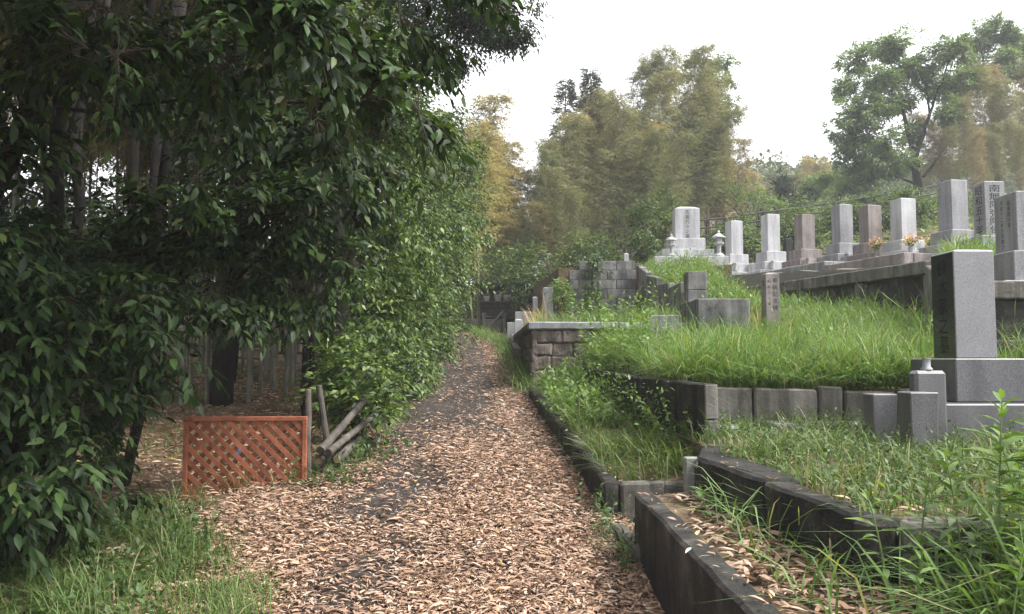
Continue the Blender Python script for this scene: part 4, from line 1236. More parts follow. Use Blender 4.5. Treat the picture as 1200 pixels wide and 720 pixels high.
# dark trunks standing in the wood
for lab, a, b_, r0, r1 in (('thick dark trunk leaning right at the far left', (-4.5, 7.4, .6), (-3.7, 7.2, 6.5), .085, .06), ('slim dark trunk behind the leaning ones', (-4.0, 8.2, .7), (-3.3, 8.0, 6.5), .06, .045), ('dark trunk above the lattice panel left post', (-2.75, 10.6, .8), (-2.6, 10.5, 5.5), .05, .04), ('thin dark trunk above the pale post', (-2.02, 8.2, .6), (-2.1, 8.2, 3.6), .04, .03), ('dark trunk nearest the hedge behind the poles', (-1.93, 8.9, .7), (-2.0, 8.9, 3.8), .13, .09)):
    x, y = b_[0], b_[1]
    leafy('woodland_tree', lab, 'tree', a, [(a, b_, r0, r1), (Vector(a).lerp(Vector(b_), .7), (b_[0] - .8, b_[1] + .3, b_[2] + .5), r1 * .6, .015), (Vector(a).lerp(Vector(b_), .8), (b_[0] + .6, b_[1] + .6, b_[2] + .6), r1 * .6, .015)],
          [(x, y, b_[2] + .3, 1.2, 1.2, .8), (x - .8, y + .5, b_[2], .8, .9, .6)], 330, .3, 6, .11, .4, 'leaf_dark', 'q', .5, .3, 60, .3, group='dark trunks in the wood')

for lab, x, y in (('unseen tree left of the camera, added to shade the wood', -4.2, 2.2), ('unseen tree left behind the camera, added to shade the wood', -3.6, -1.2), ('unseen tree deeper left of the camera, added to shade the wood', -6.0, 4.6)):  # out-of-view trees continuing the wood, added to darken the left side
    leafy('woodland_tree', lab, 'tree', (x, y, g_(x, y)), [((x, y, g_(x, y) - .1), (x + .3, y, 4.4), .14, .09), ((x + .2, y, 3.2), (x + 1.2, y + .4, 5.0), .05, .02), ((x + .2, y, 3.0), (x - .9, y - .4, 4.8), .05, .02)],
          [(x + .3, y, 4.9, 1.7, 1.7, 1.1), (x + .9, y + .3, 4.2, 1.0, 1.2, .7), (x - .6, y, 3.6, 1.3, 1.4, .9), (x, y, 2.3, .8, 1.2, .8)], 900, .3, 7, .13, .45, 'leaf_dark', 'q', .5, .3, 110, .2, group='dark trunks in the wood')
for i, (x, y, zt_) in enumerate(((-4.6, 6.5, 10.5), (-4.0, 11.5, 11.6), (-4.4, 15.5, 12.4), (-4.6, 19.0, 11.6), (-4.2, 8.8, 11.8), (-4.0, 3.2, 10.4), (-4.2, -.6, 10.2), (-3.8, -4.5, 9.5), (-5.5, 1.0, 9.0), (-3.4, 1.4, 7.0))):  # crowns above view and unseen trees, added to block sky from the left
    leafy('woodland_tree', ('tall dark tree of the wood behind the near trunks', 'tall dark tree of the wood behind the nearest hedge tree', 'tall dark tree of the wood behind the third hedge tree', 'tall dark tree of the wood behind the fourth hedge tree', 'tall dark tree deep in the wood above the lattice panel', 'unseen tall dark tree beside the camera, added for shade', 'unseen tall dark tree behind the camera, added for shade', 'unseen tall dark tree farther behind the camera, added for shade', 'unseen tall dark tree deeper beside the camera, added for shade', 'unseen lower dark tree close beside the camera, added for shade')[i], 'tree', (x, y, g_(x, y)),
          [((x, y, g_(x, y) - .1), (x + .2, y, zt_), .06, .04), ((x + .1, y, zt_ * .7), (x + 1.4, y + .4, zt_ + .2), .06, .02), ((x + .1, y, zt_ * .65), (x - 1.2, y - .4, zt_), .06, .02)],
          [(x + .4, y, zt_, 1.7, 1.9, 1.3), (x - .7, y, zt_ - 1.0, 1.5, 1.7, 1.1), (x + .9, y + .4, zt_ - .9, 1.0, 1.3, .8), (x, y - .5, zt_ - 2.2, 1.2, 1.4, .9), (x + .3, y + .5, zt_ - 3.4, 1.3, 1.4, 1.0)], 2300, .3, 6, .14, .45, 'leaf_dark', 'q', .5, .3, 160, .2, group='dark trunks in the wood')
# hedge trees along the left side of the path
HT = [
    ('nearest dense evergreen hedge tree beside the path', (-2.1, 9.4), [(-1.95, 9.6, 2.75, .62, 1.0, .80), (-2.2, 9.8, 4.0, 1.0, 1.2, 1.1), (-1.68, 9.4, 2.0, .40, .7, .55), (-2.0, 9.5, 4.9, .8, 1.0, .8), (-1.72, 9.2, 1.40, .26, .5, .40)]),
    ('second dense evergreen hedge tree beside the path', (-2.2, 11.8), [(-1.95, 11.9, 2.5, .75, 1.2, 1.0), (-1.9, 12.0, 3.9, .95, 1.4, 1.2), (-1.55, 11.6, 1.75, .40, 1.0, .55), (-1.75, 12.0, 5.1, .8, 1.2, .8)]),
    ('third dense evergreen hedge tree beside the path', (-2.3, 14.6), [(-1.85, 14.6, 2.8, .75, 1.4, 1.1), (-1.65, 14.8, 4.3, .98, 1.6, 1.2), (-1.55, 14.3, 2.0, .42, 1.2, .6), (-1.75, 14.8, 5.5, .85, 1.3, .8)]),
    ('fourth dense evergreen hedge tree beside the path', (-2.5, 17.6), [(-2.0, 17.6, 3.1, .72, 1.5, 1.2), (-1.70, 17.8, 4.7, .98, 1.7, 1.3), (-1.75, 17.4, 2.3, .42, 1.3, .6), (-1.7, 17.8, 6.0, .9, 1.4, .9)]),
    ('farthest dense evergreen hedge tree beside the path', (-3.2, 20.8), [(-2.75, 20.8, 3.4, .75, 1.4, 1.2), (-2.25, 21.0, 5.2, 1.0, 1.6, 1.4), (-2.65, 20.6, 2.6, .42, 1.2, .6)]),
]
for lab, (x, y), bl in HT:
    big = [q for q in bl if q[3] > .5]
    for _ in range(9):
        q = random.choice(big)
        a, e = random.uniform(-1.9, 1.3), random.uniform(-.5, .7)
        r_ = random.uniform(.26, .46)
        bl = bl + [(q[0] + q[3] * .92 * math.cos(a) * math.cos(e), q[1] + q[4] * .92 * math.sin(a) * math.cos(e), q[2] + q[5] * .92 * math.sin(e), r_, r_, r_ * .62)]
    leafy('hedge_tree', lab, 'tree', (x, y, g_(x, y)), [((x, y, g_(x, y) - .1), (x + .1, y, 3.4), .09, .06), ((x + .1, y, 2.2), (x + .5, y + .3, 4.6), .05, .02), ((x + .05, y, 1.8), (x - .4, y - .2, 4.2), .05, .02)],
          bl, 3300, .26, 6, .094, .42, 'leaf_hedge', 'l', .5, .28, 230, .62, lump=.42, group='evergreens hedging the path')
# low bushes at the hedge foot
for lab, x, y, r_, n_ in (('low leafy bush right behind the stacked logs', -1.42, 7.45, .36, 460), ('tiny leafy bush covering the upper ends of the leaning poles', -1.22, 7.05, .20, 150), ('small leafy bush at the hedge foot past the logs', -1.55, 8.9, .42, 420), ('leafy bush at the hedge foot farther up the path', -1.45, 10.4, .45, 420), ('far leafy bush at the hedge foot near the path bend', -1.5, 12.6, .5, 420), ('farthest low leafy bush where the path narrows', -1.6, 15.2, .5, 360)):
    z = g_(x, y)
    leafy('hedge_bush', lab, 'shrub', (x, y, z), [((x, y, z - .05), (x - .1, y, z + .4), .02, .01)], [(x, y, z + .38, r_, r_ * 1.3, .42), (x - .15, y + .3, z + .75, r_ * .8, r_, .35)], n_, .2, 6, .085, .45, 'leaf_hedge', 'l', .4, .25, 60, .3, group='bushes at the hedge foot')

# tall evergreen overhanging the path
leafy('evergreen_tree', 'tall dark evergreen whose crown overhangs the path against the sky', 'tree', (-3.1, 12.6, g_(-3.1, 12.6)),
      [((-3.1, 12.6, 1.1), (-2.5, 12.5, 6.8), .17, .10), ((-2.6, 12.5, 6.0), (-.2, 12.1, 7.0), .07, .02), ((-2.6, 12.5, 6.5), (-1.2, 12.3, 8.4), .07, .02), ((-2.6, 12.5, 5.5), (-1.4, 12.3, 6.4), .05, .015)],
      [(-1.5, 12.4, 7.5, 1.25, 1.4, 1.05), (-.55, 12.2, 7.0, .75, 1.0, .70), (.12, 12.1, 6.75, .40, .6, .36), (-1.2, 12.2, 6.35, .60, .9, .50), (-.4, 12.2, 7.9, .75, 1.0, .6), (-2.4, 12.4, 8.3, 1.2, 1.3, .9), (-.5, 12.0, 6.15, .38, .5, .30), (.35, 12.1, 7.3, .30, .5, .25), (-2.3, 12.4, 6.9, 1.0, 1.2, .9)],
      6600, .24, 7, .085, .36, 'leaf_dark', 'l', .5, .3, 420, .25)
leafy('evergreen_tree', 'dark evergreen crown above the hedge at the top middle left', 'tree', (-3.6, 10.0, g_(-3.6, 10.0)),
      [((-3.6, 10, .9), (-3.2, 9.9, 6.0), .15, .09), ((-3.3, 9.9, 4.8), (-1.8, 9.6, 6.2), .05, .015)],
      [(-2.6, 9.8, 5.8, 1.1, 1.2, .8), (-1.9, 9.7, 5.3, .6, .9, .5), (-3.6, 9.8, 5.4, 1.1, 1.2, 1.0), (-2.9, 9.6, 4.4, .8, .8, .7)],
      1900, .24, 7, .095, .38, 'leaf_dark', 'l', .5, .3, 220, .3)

# evergreen bushes below the bamboo
for lab, x, y, zc, r_, rz_ in (('round dark evergreen bush left of the block wall before the bamboo', .45, 23.5, 3.9, 1.0, 1.1), ('broad dark bush right behind the shelter', -.35, 27.0, 4.2, 1.1, 1.2), ('glossy evergreen bush between block wall and white monument', 4.05, 22.5, 5.2, .75, 1.15), ('low evergreen bush on the slope above the block wall', 2.4, 24.0, 4.6, .9, .6), ('dark shrub behind the pale headstones of the upper row', 7.6, 26.8, 5.6, .9, .6), ('small dark shrub behind the brownish headstone', 9.6, 27.0, 5.9, .7, .5), ('leafy shrub behind the bluish grey headstone', 11.4, 27.4, 6.3, .8, .55), ('dark shrub behind the near end of the upper row', 13.4, 27.6, 6.8, 1.0, .6)):
    leafy('evergreen_bush', lab, 'shrub', (x, y, g_(x, y)), [((x, y, g_(x, y) - .1), (x, y, zc), .05, .02)], [(x, y, zc, r_, r_, rz_), (x + r_ * .4, y, zc - rz_ * .5, r_ * .8, r_, rz_ * .6)], 1100, .25, 6, .12, .42, 'leaf_hedge' if 'glossy' not in lab else 'leaf_hedge', 'q', .4, .25, 130, .4)

# deciduous trees: skeleton grown branch by branch
def grow(mb, p, d, L, r_, depth, tips, spread):
    n = 4
    pts = [p.copy()]
    dd = d.copy()
    for i in range(n):
        dd = (dd + Vector((random.gauss(0, .10), random.gauss(0, .10), random.gauss(0.03, .06)))).normalized()
        pts.append(pts[-1] + dd * L / n)
    mb.tube(pts, [r_ * (1 - .35 * i / n) for i in range(n + 1)], 6 if depth > 1 else 4, False)
    if depth == 0:
        tips += [(pts[-1], dd), (pts[2], dd)]
        return
    if depth == 1:
        tips.append((pts[-1], dd))
    for k in range(random.choice((2, 3, 3)) + (1 if depth > 2 else 0)):
        q = pts[random.choice((2, 3, 4, 4))]
        a = random.uniform(0, 6.28)
        side = Vector((math.cos(a), math.sin(a), random.uniform(-.1, .5)))
        nd = (dd * (1 - spread) + side * spread).normalized()
        grow(mb, q, nd, L * random.uniform(.62, .82), r_ * .58, depth - 1, tips, spread)

def deciduous(label, x, y, H, mat, seed, depth=4, leafn=26, L=.22, spread=.48, r_=.22, lean=(0, 0), group=None, z=None, wr=.5, clump=0.75):
    random.seed(seed)
    z = g_(x, y) if z is None else z
    o = thing('deciduous_tree', label, 'tree', (x, y, z - .1), 0, group)
    m_ = MB(); tips = []
    grow(m_, Vector((0, 0, 0)), Vector((lean[0], lean[1], 1)).normalized(), H * .34, r_, depth, tips, spread)
    zs = max(t_[0].z for t_ in tips) + .3
    f = H / zs
    m_.v = [(a * f, b_ * f, c_ * f) for a, b_, c_ in m_.v]
    m_.build('trunk', 'bark', o, smooth=True)
    T = np.array([t_[0][:] for t_ in tips]) * f
    TD_ = np.array([t_[1][:] for t_ in tips])
    rep = np.repeat(np.arange(len(T)), leafn)
    P = T[rep] + rng.normal(0, clump * f * .35, (len(rep), 3)) * np.array([1, 1, .55])
    D = TD_[rep] + rng.normal(0, .6, (len(rep), 3))
    lv = twig_leaves(P, D, .35, 5, L, wr, .35, 50, .35)
    leaves('crown', lv, mat, 'q', o)
    random.seed(seed + 1)
    return o
def hill_tree(label, y, base, limbs, lobes, n_tw, L=.17, mat='leaf_green', rpx=1.0):
    """tree on the slope laid out in the plane at distance y: base, limbs and crown lobes in image units, given depth"""
    def w_(px_, py_, dy=0.0):
        return Vector(((px_ - 600) / FPX * (y + dy), y + dy, EYE + (420 - py_) / FPX * (y + dy)))
    bx_ = w_(*base); bz = g_(bx_.x, y)
    tr = []
    for (p0, p1, r0, r1) in limbs:
        a_ = w_(*p0); b2 = w_(*p1, random.uniform(-1.2, 1.2))
        if p0 == base: a_.z = bz - .2
        tr.append((a_, b2, r0, r1))
    bl = []
    for px_, py_, rx in lobes:
        c_ = w_(px_, py_, random.uniform(-1.6, 1.6))
        r_ = rx / FPX * y * rpx
        bl.append((c_.x, c_.y, c_.z, r_, r_ * 1.1, r_ * .62))
    leafy('deciduous_tree', label, 'tree', (bx_.x, y, bz), tr, bl, n_tw, .35, 6, L, .45, mat, 'q', .3, .2, int(n_tw / 9), .1, lump=.5)
hill_tree('spreading green tree with dark forked trunk on the right hill', 40, (1086, 246),
          [((1086, 246), (1078, 185), .26, .20), ((1078, 185), (1066, 120), .15, .08), ((1078, 185), (1098, 130), .15, .08), ((1066, 120), (1050, 55), .07, .03), ((1066, 120), (1030, 80), .06, .02), ((1098, 130), (1125, 60), .07, .03), ((1080, 200), (1040, 170), .10, .04), ((1040, 170), (1008, 150), .05, .02), ((1082, 215), (1030, 195), .07, .03), ((1098, 130), (1092, 75), .06, .03), ((1066, 130), (1015, 105), .06, .02), ((1088, 205), (1120, 165), .08, .03)],
          [(998, 98, 15), (1017, 62, 18), (1053, 48, 20), (1040, 87, 20), (1012, 133, 20), (1035, 160, 20), (1003, 170, 17), (1017, 197, 18), (1062, 115, 17), (1090, 72, 19), (1127, 52, 18), (1108, 95, 18), (1076, 152, 14), (1048, 188, 18), (1000, 215, 14), (1030, 120, 18), (1070, 75, 16), (992, 150, 12), (1118, 130, 14), (1140, 85, 14)], 9000, L=.19, rpx=1.22)
hill_tree('tall thin-crowned tree behind the bamboo at top right', 46, (1180, 210),
          [((1180, 210), (1172, 110), .22, .14), ((1172, 110), (1160, 40), .10, .03), ((1172, 120), (1195, 45), .10, .03), ((1172, 90), (1150, 70), .06, .02)],
          [(1160, 40, 14), (1178, 22, 13), (1197, 35, 15), (1190, 65, 15), (1152, 68, 14), (1170, 85, 15), (1205, 80, 15), (1215, 45, 16), (1145, 95, 12)], 4000, L=.19, rpx=1.2)
hill_tree('open-crowned tree rising above the middle grove', 41, (835, 250),
          [((835, 250), (828, 130), .18, .12), ((828, 130), (812, 78), .07, .02), ((828, 130), (848, 72), .08, .02), ((828, 140), (866, 110), .06, .02), ((828, 120), (790, 95), .05, .015)],
          [(806, 80, 14), (852, 68, 13), (833, 96, 16), (866, 112, 10), (838, 72, 11), (790, 92, 12), (860, 88, 9), (820, 62, 8), (770, 100, 10)], 1000)
hill_tree('lower green tree left of the forked trunk on the hill', 43, (985, 262),
          [((985, 262), (988, 225), .10, .07), ((988, 225), (975, 205), .05, .02), ((988, 225), (1005, 205), .05, .02)],
          [(972, 212, 12), (990, 202, 14), (1008, 214, 13), (985, 228, 13), (1020, 228, 12)], 700)
x_, y_, h_ = top_to_height(874, 200, 33)
deciduous('light green young tree at the right foot of the middle grove', x_, y_, h_, 'leaf_green', 51, 3, 9, .16, .45, .06)
x_, y_, h_ = top_to_height(955, 205, 50)
deciduous('small light green tree right of the round dark one on the far slope', x_, y_, h_, 'leaf_green', 62, 3, 40, .2, .5, .09)
x_, y_, h_ = top_to_height(922, 198, 46)
leafy('evergreen_tree', 'small round-topped dark tree by the far rail fence', 'tree', (x_, y_, g_(x_, y_)), [((x_, y_, g_(x_, y_) - .1), (x_, y_, g_(x_, y_) + h_ * .7), .10, .04)],
      [(x_, y_, g_(x_, y_) + h_ * .55, .85, .85, h_ * .40), (x_ - .45, y_, g_(x_, y_) + h_ * .35, .55, .6, h_ * .3), (x_ + .45, y_, g_(x_, y_) + h_ * .4, .5, .6, h_ * .32), (x_, y_, g_(x_, y_) + h_ * .8, .5, .5, h_ * .18)], 1200, .25, 6, .15, .45, 'leaf_dark', 'q', .3, .2, 120, .3)

# two cedars in the middle grove
def cedar(label, px_, top, y):
    x, y, H = top_to_height(px_, top, y)
    o = thing('cedar_tree', label, 'tree', (x, y, g_(x, y) - .1), 0, 'cedars in the middle grove')
    m_ = MB(); m_.tube([(0, 0, 0), (0, 0, H * .5), (0, 0, H)], [.16, .09, .01], 7); m_.build('trunk', 'bark', o)
    n = 900
    t_ = rng.uniform(.25, 1, n) ** .8
    a = rng.uniform(0, 6.28, n)
    rad = (1 - t_) * H * .15 * rng.uniform(.35, 1.15, n) + .05
    P = np.stack([np.cos(a) * rad, np.sin(a) * rad, t_ * H + rng.normal(0, .08, n)], 1)
    D = np.stack([np.cos(a), np.sin(a), rng.uniform(-.2, .5, n)], 1)
    leaves('crown', twig_leaves(P, D, .35, 8, .2, .3, .1, 40, .3), 'leaf_cedar', 'q', o)
cedar('taller dark cedar spire in the middle grove', 694, 76, 36)
cedar('smaller cedar spire left of the taller one', 664, 88, 37)

# far wooded slope
n = 90000
Yw = rng.uniform(70, 190, n)
Xw = Yw * rng.uniform(.05, .78, n)
k = np.floor(Xw / 4.2) * 7.13 + np.floor(Yw / 4.2) * 3.77
hum = (np.sin(k) * .5 + .5) * 3.0 + 2.2
fx_, fy_ = (Xw / 4.2) % 1 - .5, (Yw / 4.2) % 1 - .5
Zw = gz(Xw, Yw) + hum * np.sqrt(np.clip(1.05 - 3.2 * (fx_ ** 2 + fy_ ** 2), 0.02, 1)) * rng.uniform(.55, 1.05, n)
Pw = np.stack([Xw, Yw, Zw], 1)
lvw = (Pw, sphere_dirs(n), nrm(sphere_dirs(n) * .8 + UP), np.full(n, .55), np.full(n, .36))
rw = np.clip((np.sin(k * 1.7) * .5 + .5) * .9 + rng.normal(0, .08, n), 0, 1)
rw = np.where(Yw > 115, rw * .45, rw)
o = leaves('far_wood', lvw, 'far_wood', 'q', None, rw)
tag(o, 'wooded hillside far behind the cemetery', 'wood', kind='stuff')

# undergrowth on the slopes
def undergrowth(x0, x1, y0, y1, n, h, mat, label, L=.22, cut=None):
    X = rng.uniform(x0, x1, n); Y = rng.uniform(y0, y1, n)
    hh = h * (.35 + .65 * (vnoise(X * .35, Y * .35) * .5 + .5))
    if cut is not None:
        k_ = cut(X, Y); X, Y, hh = X[k_], Y[k_], hh[k_]
    P = np.stack([X, Y, gz(X, Y) + hh * rng.random(len(X)) ** .6], 1)
    D = nrm(sphere_dirs(len(X)) + UP * .4)
    o = leaves('undergrowth', twig_leaves(P, D, .35, 6, L, .42, .3), mat, 'q')
    tag(o, label, 'undergrowth', kind='stuff')
undergrowth(6.0, 32, 24.6, 56, 9000, 1.3, 'leaf_green', 'mixed green undergrowth on the hill behind the graves', .24, lambda X, Y: (Y > 31.8) | (Y < 28.2) & (rng.random(len(X)) < .4))
undergrowth(10.5, 40, 6, 26, 3500, .8, 'leaf_green', 'low green undergrowth on the slope right of the upper graves', .22)
undergrowth(-4.0, 7, 25.5, 42, 5000, 1.3, 'leaf_hedge', 'dark undergrowth below the middle bamboo grove', .2, lambda X, Y: X > xr(Y) + .3)
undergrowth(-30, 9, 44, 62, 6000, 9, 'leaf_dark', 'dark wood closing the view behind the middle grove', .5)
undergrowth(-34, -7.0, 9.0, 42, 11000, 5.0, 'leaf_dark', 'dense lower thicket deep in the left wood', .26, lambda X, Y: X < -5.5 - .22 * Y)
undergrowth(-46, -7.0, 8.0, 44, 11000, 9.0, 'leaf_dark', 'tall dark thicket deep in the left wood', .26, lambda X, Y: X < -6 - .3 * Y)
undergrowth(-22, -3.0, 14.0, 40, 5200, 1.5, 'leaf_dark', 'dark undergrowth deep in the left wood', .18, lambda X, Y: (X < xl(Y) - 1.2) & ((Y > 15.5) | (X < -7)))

# rail fence on the bank behind the graves
t = thing('rail_fence', 'dark wooden rail fence along the bank behind the upper graves', 'fence', (0, 0, 0))
fp = [(6.4, 29.5), (7.9, 29.6), (9.4, 29.8), (10.9, 30.0), (12.4, 30.2), (13.9, 30.5), (15.4, 30.8), (16.9, 31.2)]
for x, y in fp:
    b = MB(); b.tube([(x, y, g_(x, y) - .2), (x, y, g_(x, y) + 2.0)], .05, 6); b.build('post', 'dark_wood', t)
for i in range(len(fp) - 1):
    for hh in (.5, .9, 1.25, 1.55, 1.85):
        (x0, y0), (x1, y1) = fp[i], fp[i + 1]
        b = MB(); b.tube([(x0, y0 - .06, g_(x0, y0) + hh), (x1, y1 - .06, g_(x1, y1) + hh)], .035, 6); b.build('rail', 'dark_wood', t)
t = thing('pole_rack', 'dark horizontal poles on uprights behind the hedge end', 'rack', (0, 0, 0))
for x in (-1.9, -.95, 0.0):
    b = MB(); b.tube([(x, 31.5, g_(x, 31.5) - .2), (x, 31.5, 7.3)], .05, 6); b.build('upright', 'dark_wood', t)
for z in (5.9, 6.15, 6.45, 6.8, 7.1):
    b = MB(); b.tube([(-2.6, 31.44, z), (0.5, 31.42, z - .05)], .05, 6); b.build('rail', 'dark_wood' if z < 6.9 else 'old_wood', t)

# dead branches piled in the grove
for i in range(16):
    x, y = -random.uniform(3.0, 7.5), random.uniform(13.0, 16.0)
    o = thing('dead_branch', 'dead bamboo branch lying in the brush pile of the shady grove', 'branch', (x, y, g_(x, y) + .1 + .06 * (i % 5)), random.uniform(-.9, .9), 'brush pile in the shady grove')
    b = MB(); b.tube([(-1.2, 0, random.uniform(-.05, .1)), (0, .05, .08), (1.2, 0, random.uniform(-.05, .2))], [.03, .025, .012], 6); b.build('stick', 'old_wood', o)

# ------------------------------------------------------------------ leaf litter
def flat_leaves(P, L0, wr=.24):
    n = len(P)
    a = rng.uniform(0, 6.28, n)
    D = np.stack([np.cos(a), np.sin(a), rng.normal(.02, .13, n)], 1)
    N = nrm(UP + rng.normal(0, .34, (n, 3)))
    L = L0 * np.where(rng.random(n) < .12, rng.uniform(1.2, 1.7, n), rng.uniform(.35, 1.25, n))
    return P, nrm(D), N, L, L * wr * rng.uniform(.6, 1.5, n)

n = 340000
u = rng.uniform(-.06, 1.03, n)
Yl = 2.6 + 26 * rng.random(n) ** 2.1
Xl = xl(Yl) * (1 - u) + xr(Yl) * u
nz = vnoise(Xl * 1.1, Yl * .8)
bare = np.exp(-((u - .37 - .06 * np.sin(Yl * 1.3)) / .17) ** 2) * .95 + nz * .42 - .10
far = ss(Yl, 6.8, 8.8)
bare = bare * (1 - far) + far * (np.where((u > .08 + .05 * nz) & (u < .72 + .08 * nz), .975, .50) + nz * .12)
bare = bare + rng.normal(0, .16, n)
acc = rng.random(n) > np.clip(bare, 0, .86 + .125 * far)
Xl, Yl, u = Xl[acc], Yl[acc], u[acc]
Zl = np.where(Yl < 30, .1 * Yl, 0) + .014 - 0.03 * (2 * np.clip(u, 0, 1) - 1) ** 4 + rng.uniform(0, .024, len(Xl))
lv = flat_leaves(np.stack([Xl, Yl, Zl], 1), .050, .17)
pk = largest(lv, 300)
single_leaves(lv, pk, 'fallen_leaf', 'd', 'dead_leaf', path)
lv = keep_rest(lv, pk)
o = leaves('leaf_litter', lv, 'dead_leaf', 'd')
tag(o, 'pinkish tan fallen leaves strewn over the path', 'leaves', kind='stuff')
# on the ground by the lattice panel, in the grove and left of the path
n = 34000
Yl = rng.uniform(2.6, 14, n); Xl = xl(Yl) - .02 - rng.random(n) ** 1.5 * (1.0 + .45 * Yl)
Zl = gz(Xl, Yl) + rng.uniform(.012, .035, n)
o = leaves('leaf_litter', flat_leaves(np.stack([Xl, Yl, Zl], 1), .070, .17), 'dead_leaf', 'd')
tag(o, 'fallen leaves on the ground left of the path and under the bamboo', 'leaves', kind='stuff')
P = np.concatenate([bed_pts('b0', 4200, (.03, .30), (.25, 1)), bed_pts('b0', 3000, (.0, 1), (.0, .8)), bed_pts('b1', 700), bed_pts('b2', 1100), bed_pts('b3', 900, (0, 1), (0, .12)), bed_pts('b4', 300)])
P[:, 2] += rng.uniform(.004, .03, len(P))
o = leaves('leaf_litter', flat_leaves(P, .072, .17), 'dead_leaf', 'd')
tag(o, 'dry leaves lying on the grave beds', 'leaves', kind='stuff')

# ------------------------------------------------------------------ grass and weeds
def clumped(P, sx=2.0, cut=-.35):
    m_ = vnoise(P[:, 0] * sx, P[:, 1] * sx) + rng.normal(0, .3, len(P)) > cut
    return P[m_]
grass('tall_grass', np.concatenate([bed_pts('b3', 17000, (.0, 1), (.02, 1)), bed_pts('b3', 4500, (.0, .45), (.0, .5))]), .50, .0085, .75, 'grass_bright', 'tall bright green grass covering the middle terrace')
grass('grass', clumped(bed_pts('b4', 5200)), .32, .009, .6, 'grass_bright', 'grass on the masonry-walled plot')
grass('grass', clumped(bed_pts('b5', 5200), 1.5), .34, .010, .7, 'grass_bright', 'grass on the mound below the white monument')
grass('grass', bed_pts('b9', 3200), .34, .010, .7, 'grass_bright', 'grass at the foot of the terrace wall')
grass('grass', clumped(np.concatenate([bed_pts('b6', 2600, (0, 1), (0, 1))]), 1.2, .1), .22, .010, .7, 'grass_deep', 'thin grass among the upper graves')
grass('grass', clumped(np.concatenate([bed_pts('b7', 2600, (.10, 1), (.45, 1)), bed_pts('b7', 900, (.0, .16), (.5, 1))]), 1.2, -.6), .48, .013, .7, 'grass_bright', 'tall reedy grass behind the right edge headstone')
grass('grass', clumped(bed_pts('b2', 8200), 2.2, -.5), .22, .007, .9, 'grass_deep', 'short grass and weeds in the grave plot')
grass('grass', clumped(bed_pts('b1', 5200), 2.2, -.5), .32, .007, 1.0, 'grass_deep', 'grass hanging over the kerb in the lower bed', base_dir=(-.6, -.3, 0))
P = np.concatenate([bed_pts('b0', 3800, (.26, 1), (.12, .50)), bed_pts('b0', 900, (.16, .30), (.10, .38))]); P = np.concatenate([P, bed_pts('b0', 240, (.05, .2), (.35, .9))])
grass('long_grass', P, .36, .009, 1.15, 'grass_bright', 'long arching grass in the right foreground')
# blades hanging over the terrace front
P = np.concatenate([bed_pts('b3', 700, (0, .62), (0, .03)), bed_pts('b3', 500, (0, .03), (0, .9))])
grass('grass', P, .42, .008, 1.3, 'grass_bright', 'grass hanging over the front of the middle terrace', base_dir=(-.2, -1.2, 0))
weed_front = bed_pts('b3', 110, (0, .5), (0, .05))
# left foreground verge
n = 17000
Yg = rng.uniform(2.7, 5.8, n); Xg = xl(Yg) + .42 - rng.random(n) ** 1.2 * 1.9
kp_ = (Xg < xl(Yg) + .34 - ss(Yg, 3.7, 5.5) * .72 + .10 * np.sin(Yg * 7) + rng.normal(0, .06, n))
P = np.stack([Xg, Yg, np.maximum(gz(Xg, Yg), .1 * Yg - .01 - .3 * (Xg < xl(Yg)))], 1)[kp_]
P = clumped(P, 3.0, -.35)
half = rng.random(len(P)) < .45
grass('grass', P[half], .20, .0048, .8, 'grass_bright', 'fresh grass blades on the left foreground verge')
grass('grass', P[~half], .25, .0048, .8, 'grass_deep', 'wispy grass on the left foreground verge')
# path edges
n = 3800
Yg = rng.uniform(10.6, 24, n)
Xg = xr(Yg) + rng.normal(-.02, .13, n)
grass('grass', clumped(np.stack([Xg, Yg, .1 * Yg - .01], 1), 1.4, -.4), .38, .009, .9, 'grass_bright', 'grass along the foot of the masonry wall', base_dir=(-.5, 0, 0))
n = 1500
Yg = rng.uniform(6.0, 9.0, n); Xg = xl(Yg) - .02 + rng.normal(0, .14, n)
grass('grass', clumped(np.stack([Xg, Yg, gz(Xg, Yg)], 1), 2.5, -.1), .22, .007, .9, 'grass_deep', 'grass at the path edge below the stacked logs')
n = 7000
Yg = rng.uniform(7.5, 14, n); Xg = xl(Yg) - 1.0 - rng.random(n) * 4
grass('ground_cover', clumped(np.stack([Xg, Yg, gz(Xg, Yg)], 1), .9, .25), .14, .010, .8, 'grass_deep', 'green ground cover on the grove floor')
P = bed_pts('b4', 260, (.02, .10), (.2, .8)); grass('dry_grass', P, .5, .008, .4, 'dry_grass', 'dry tan grass stalks beside the small graves')
P = clumped(bed_pts('b3', 420), 1.1, .1); grass('dry_grass', P, .55, .005, .8, 'dry_grass', 'dry straw stalks scattered in the tall terrace grass')
P = bed_pts('b3', 60, (.50, .53), (.80, .86)); grass('dry_grass', P, .6, .010, .5, 'dry_grass', 'dry stalks beside the inscribed pillar')

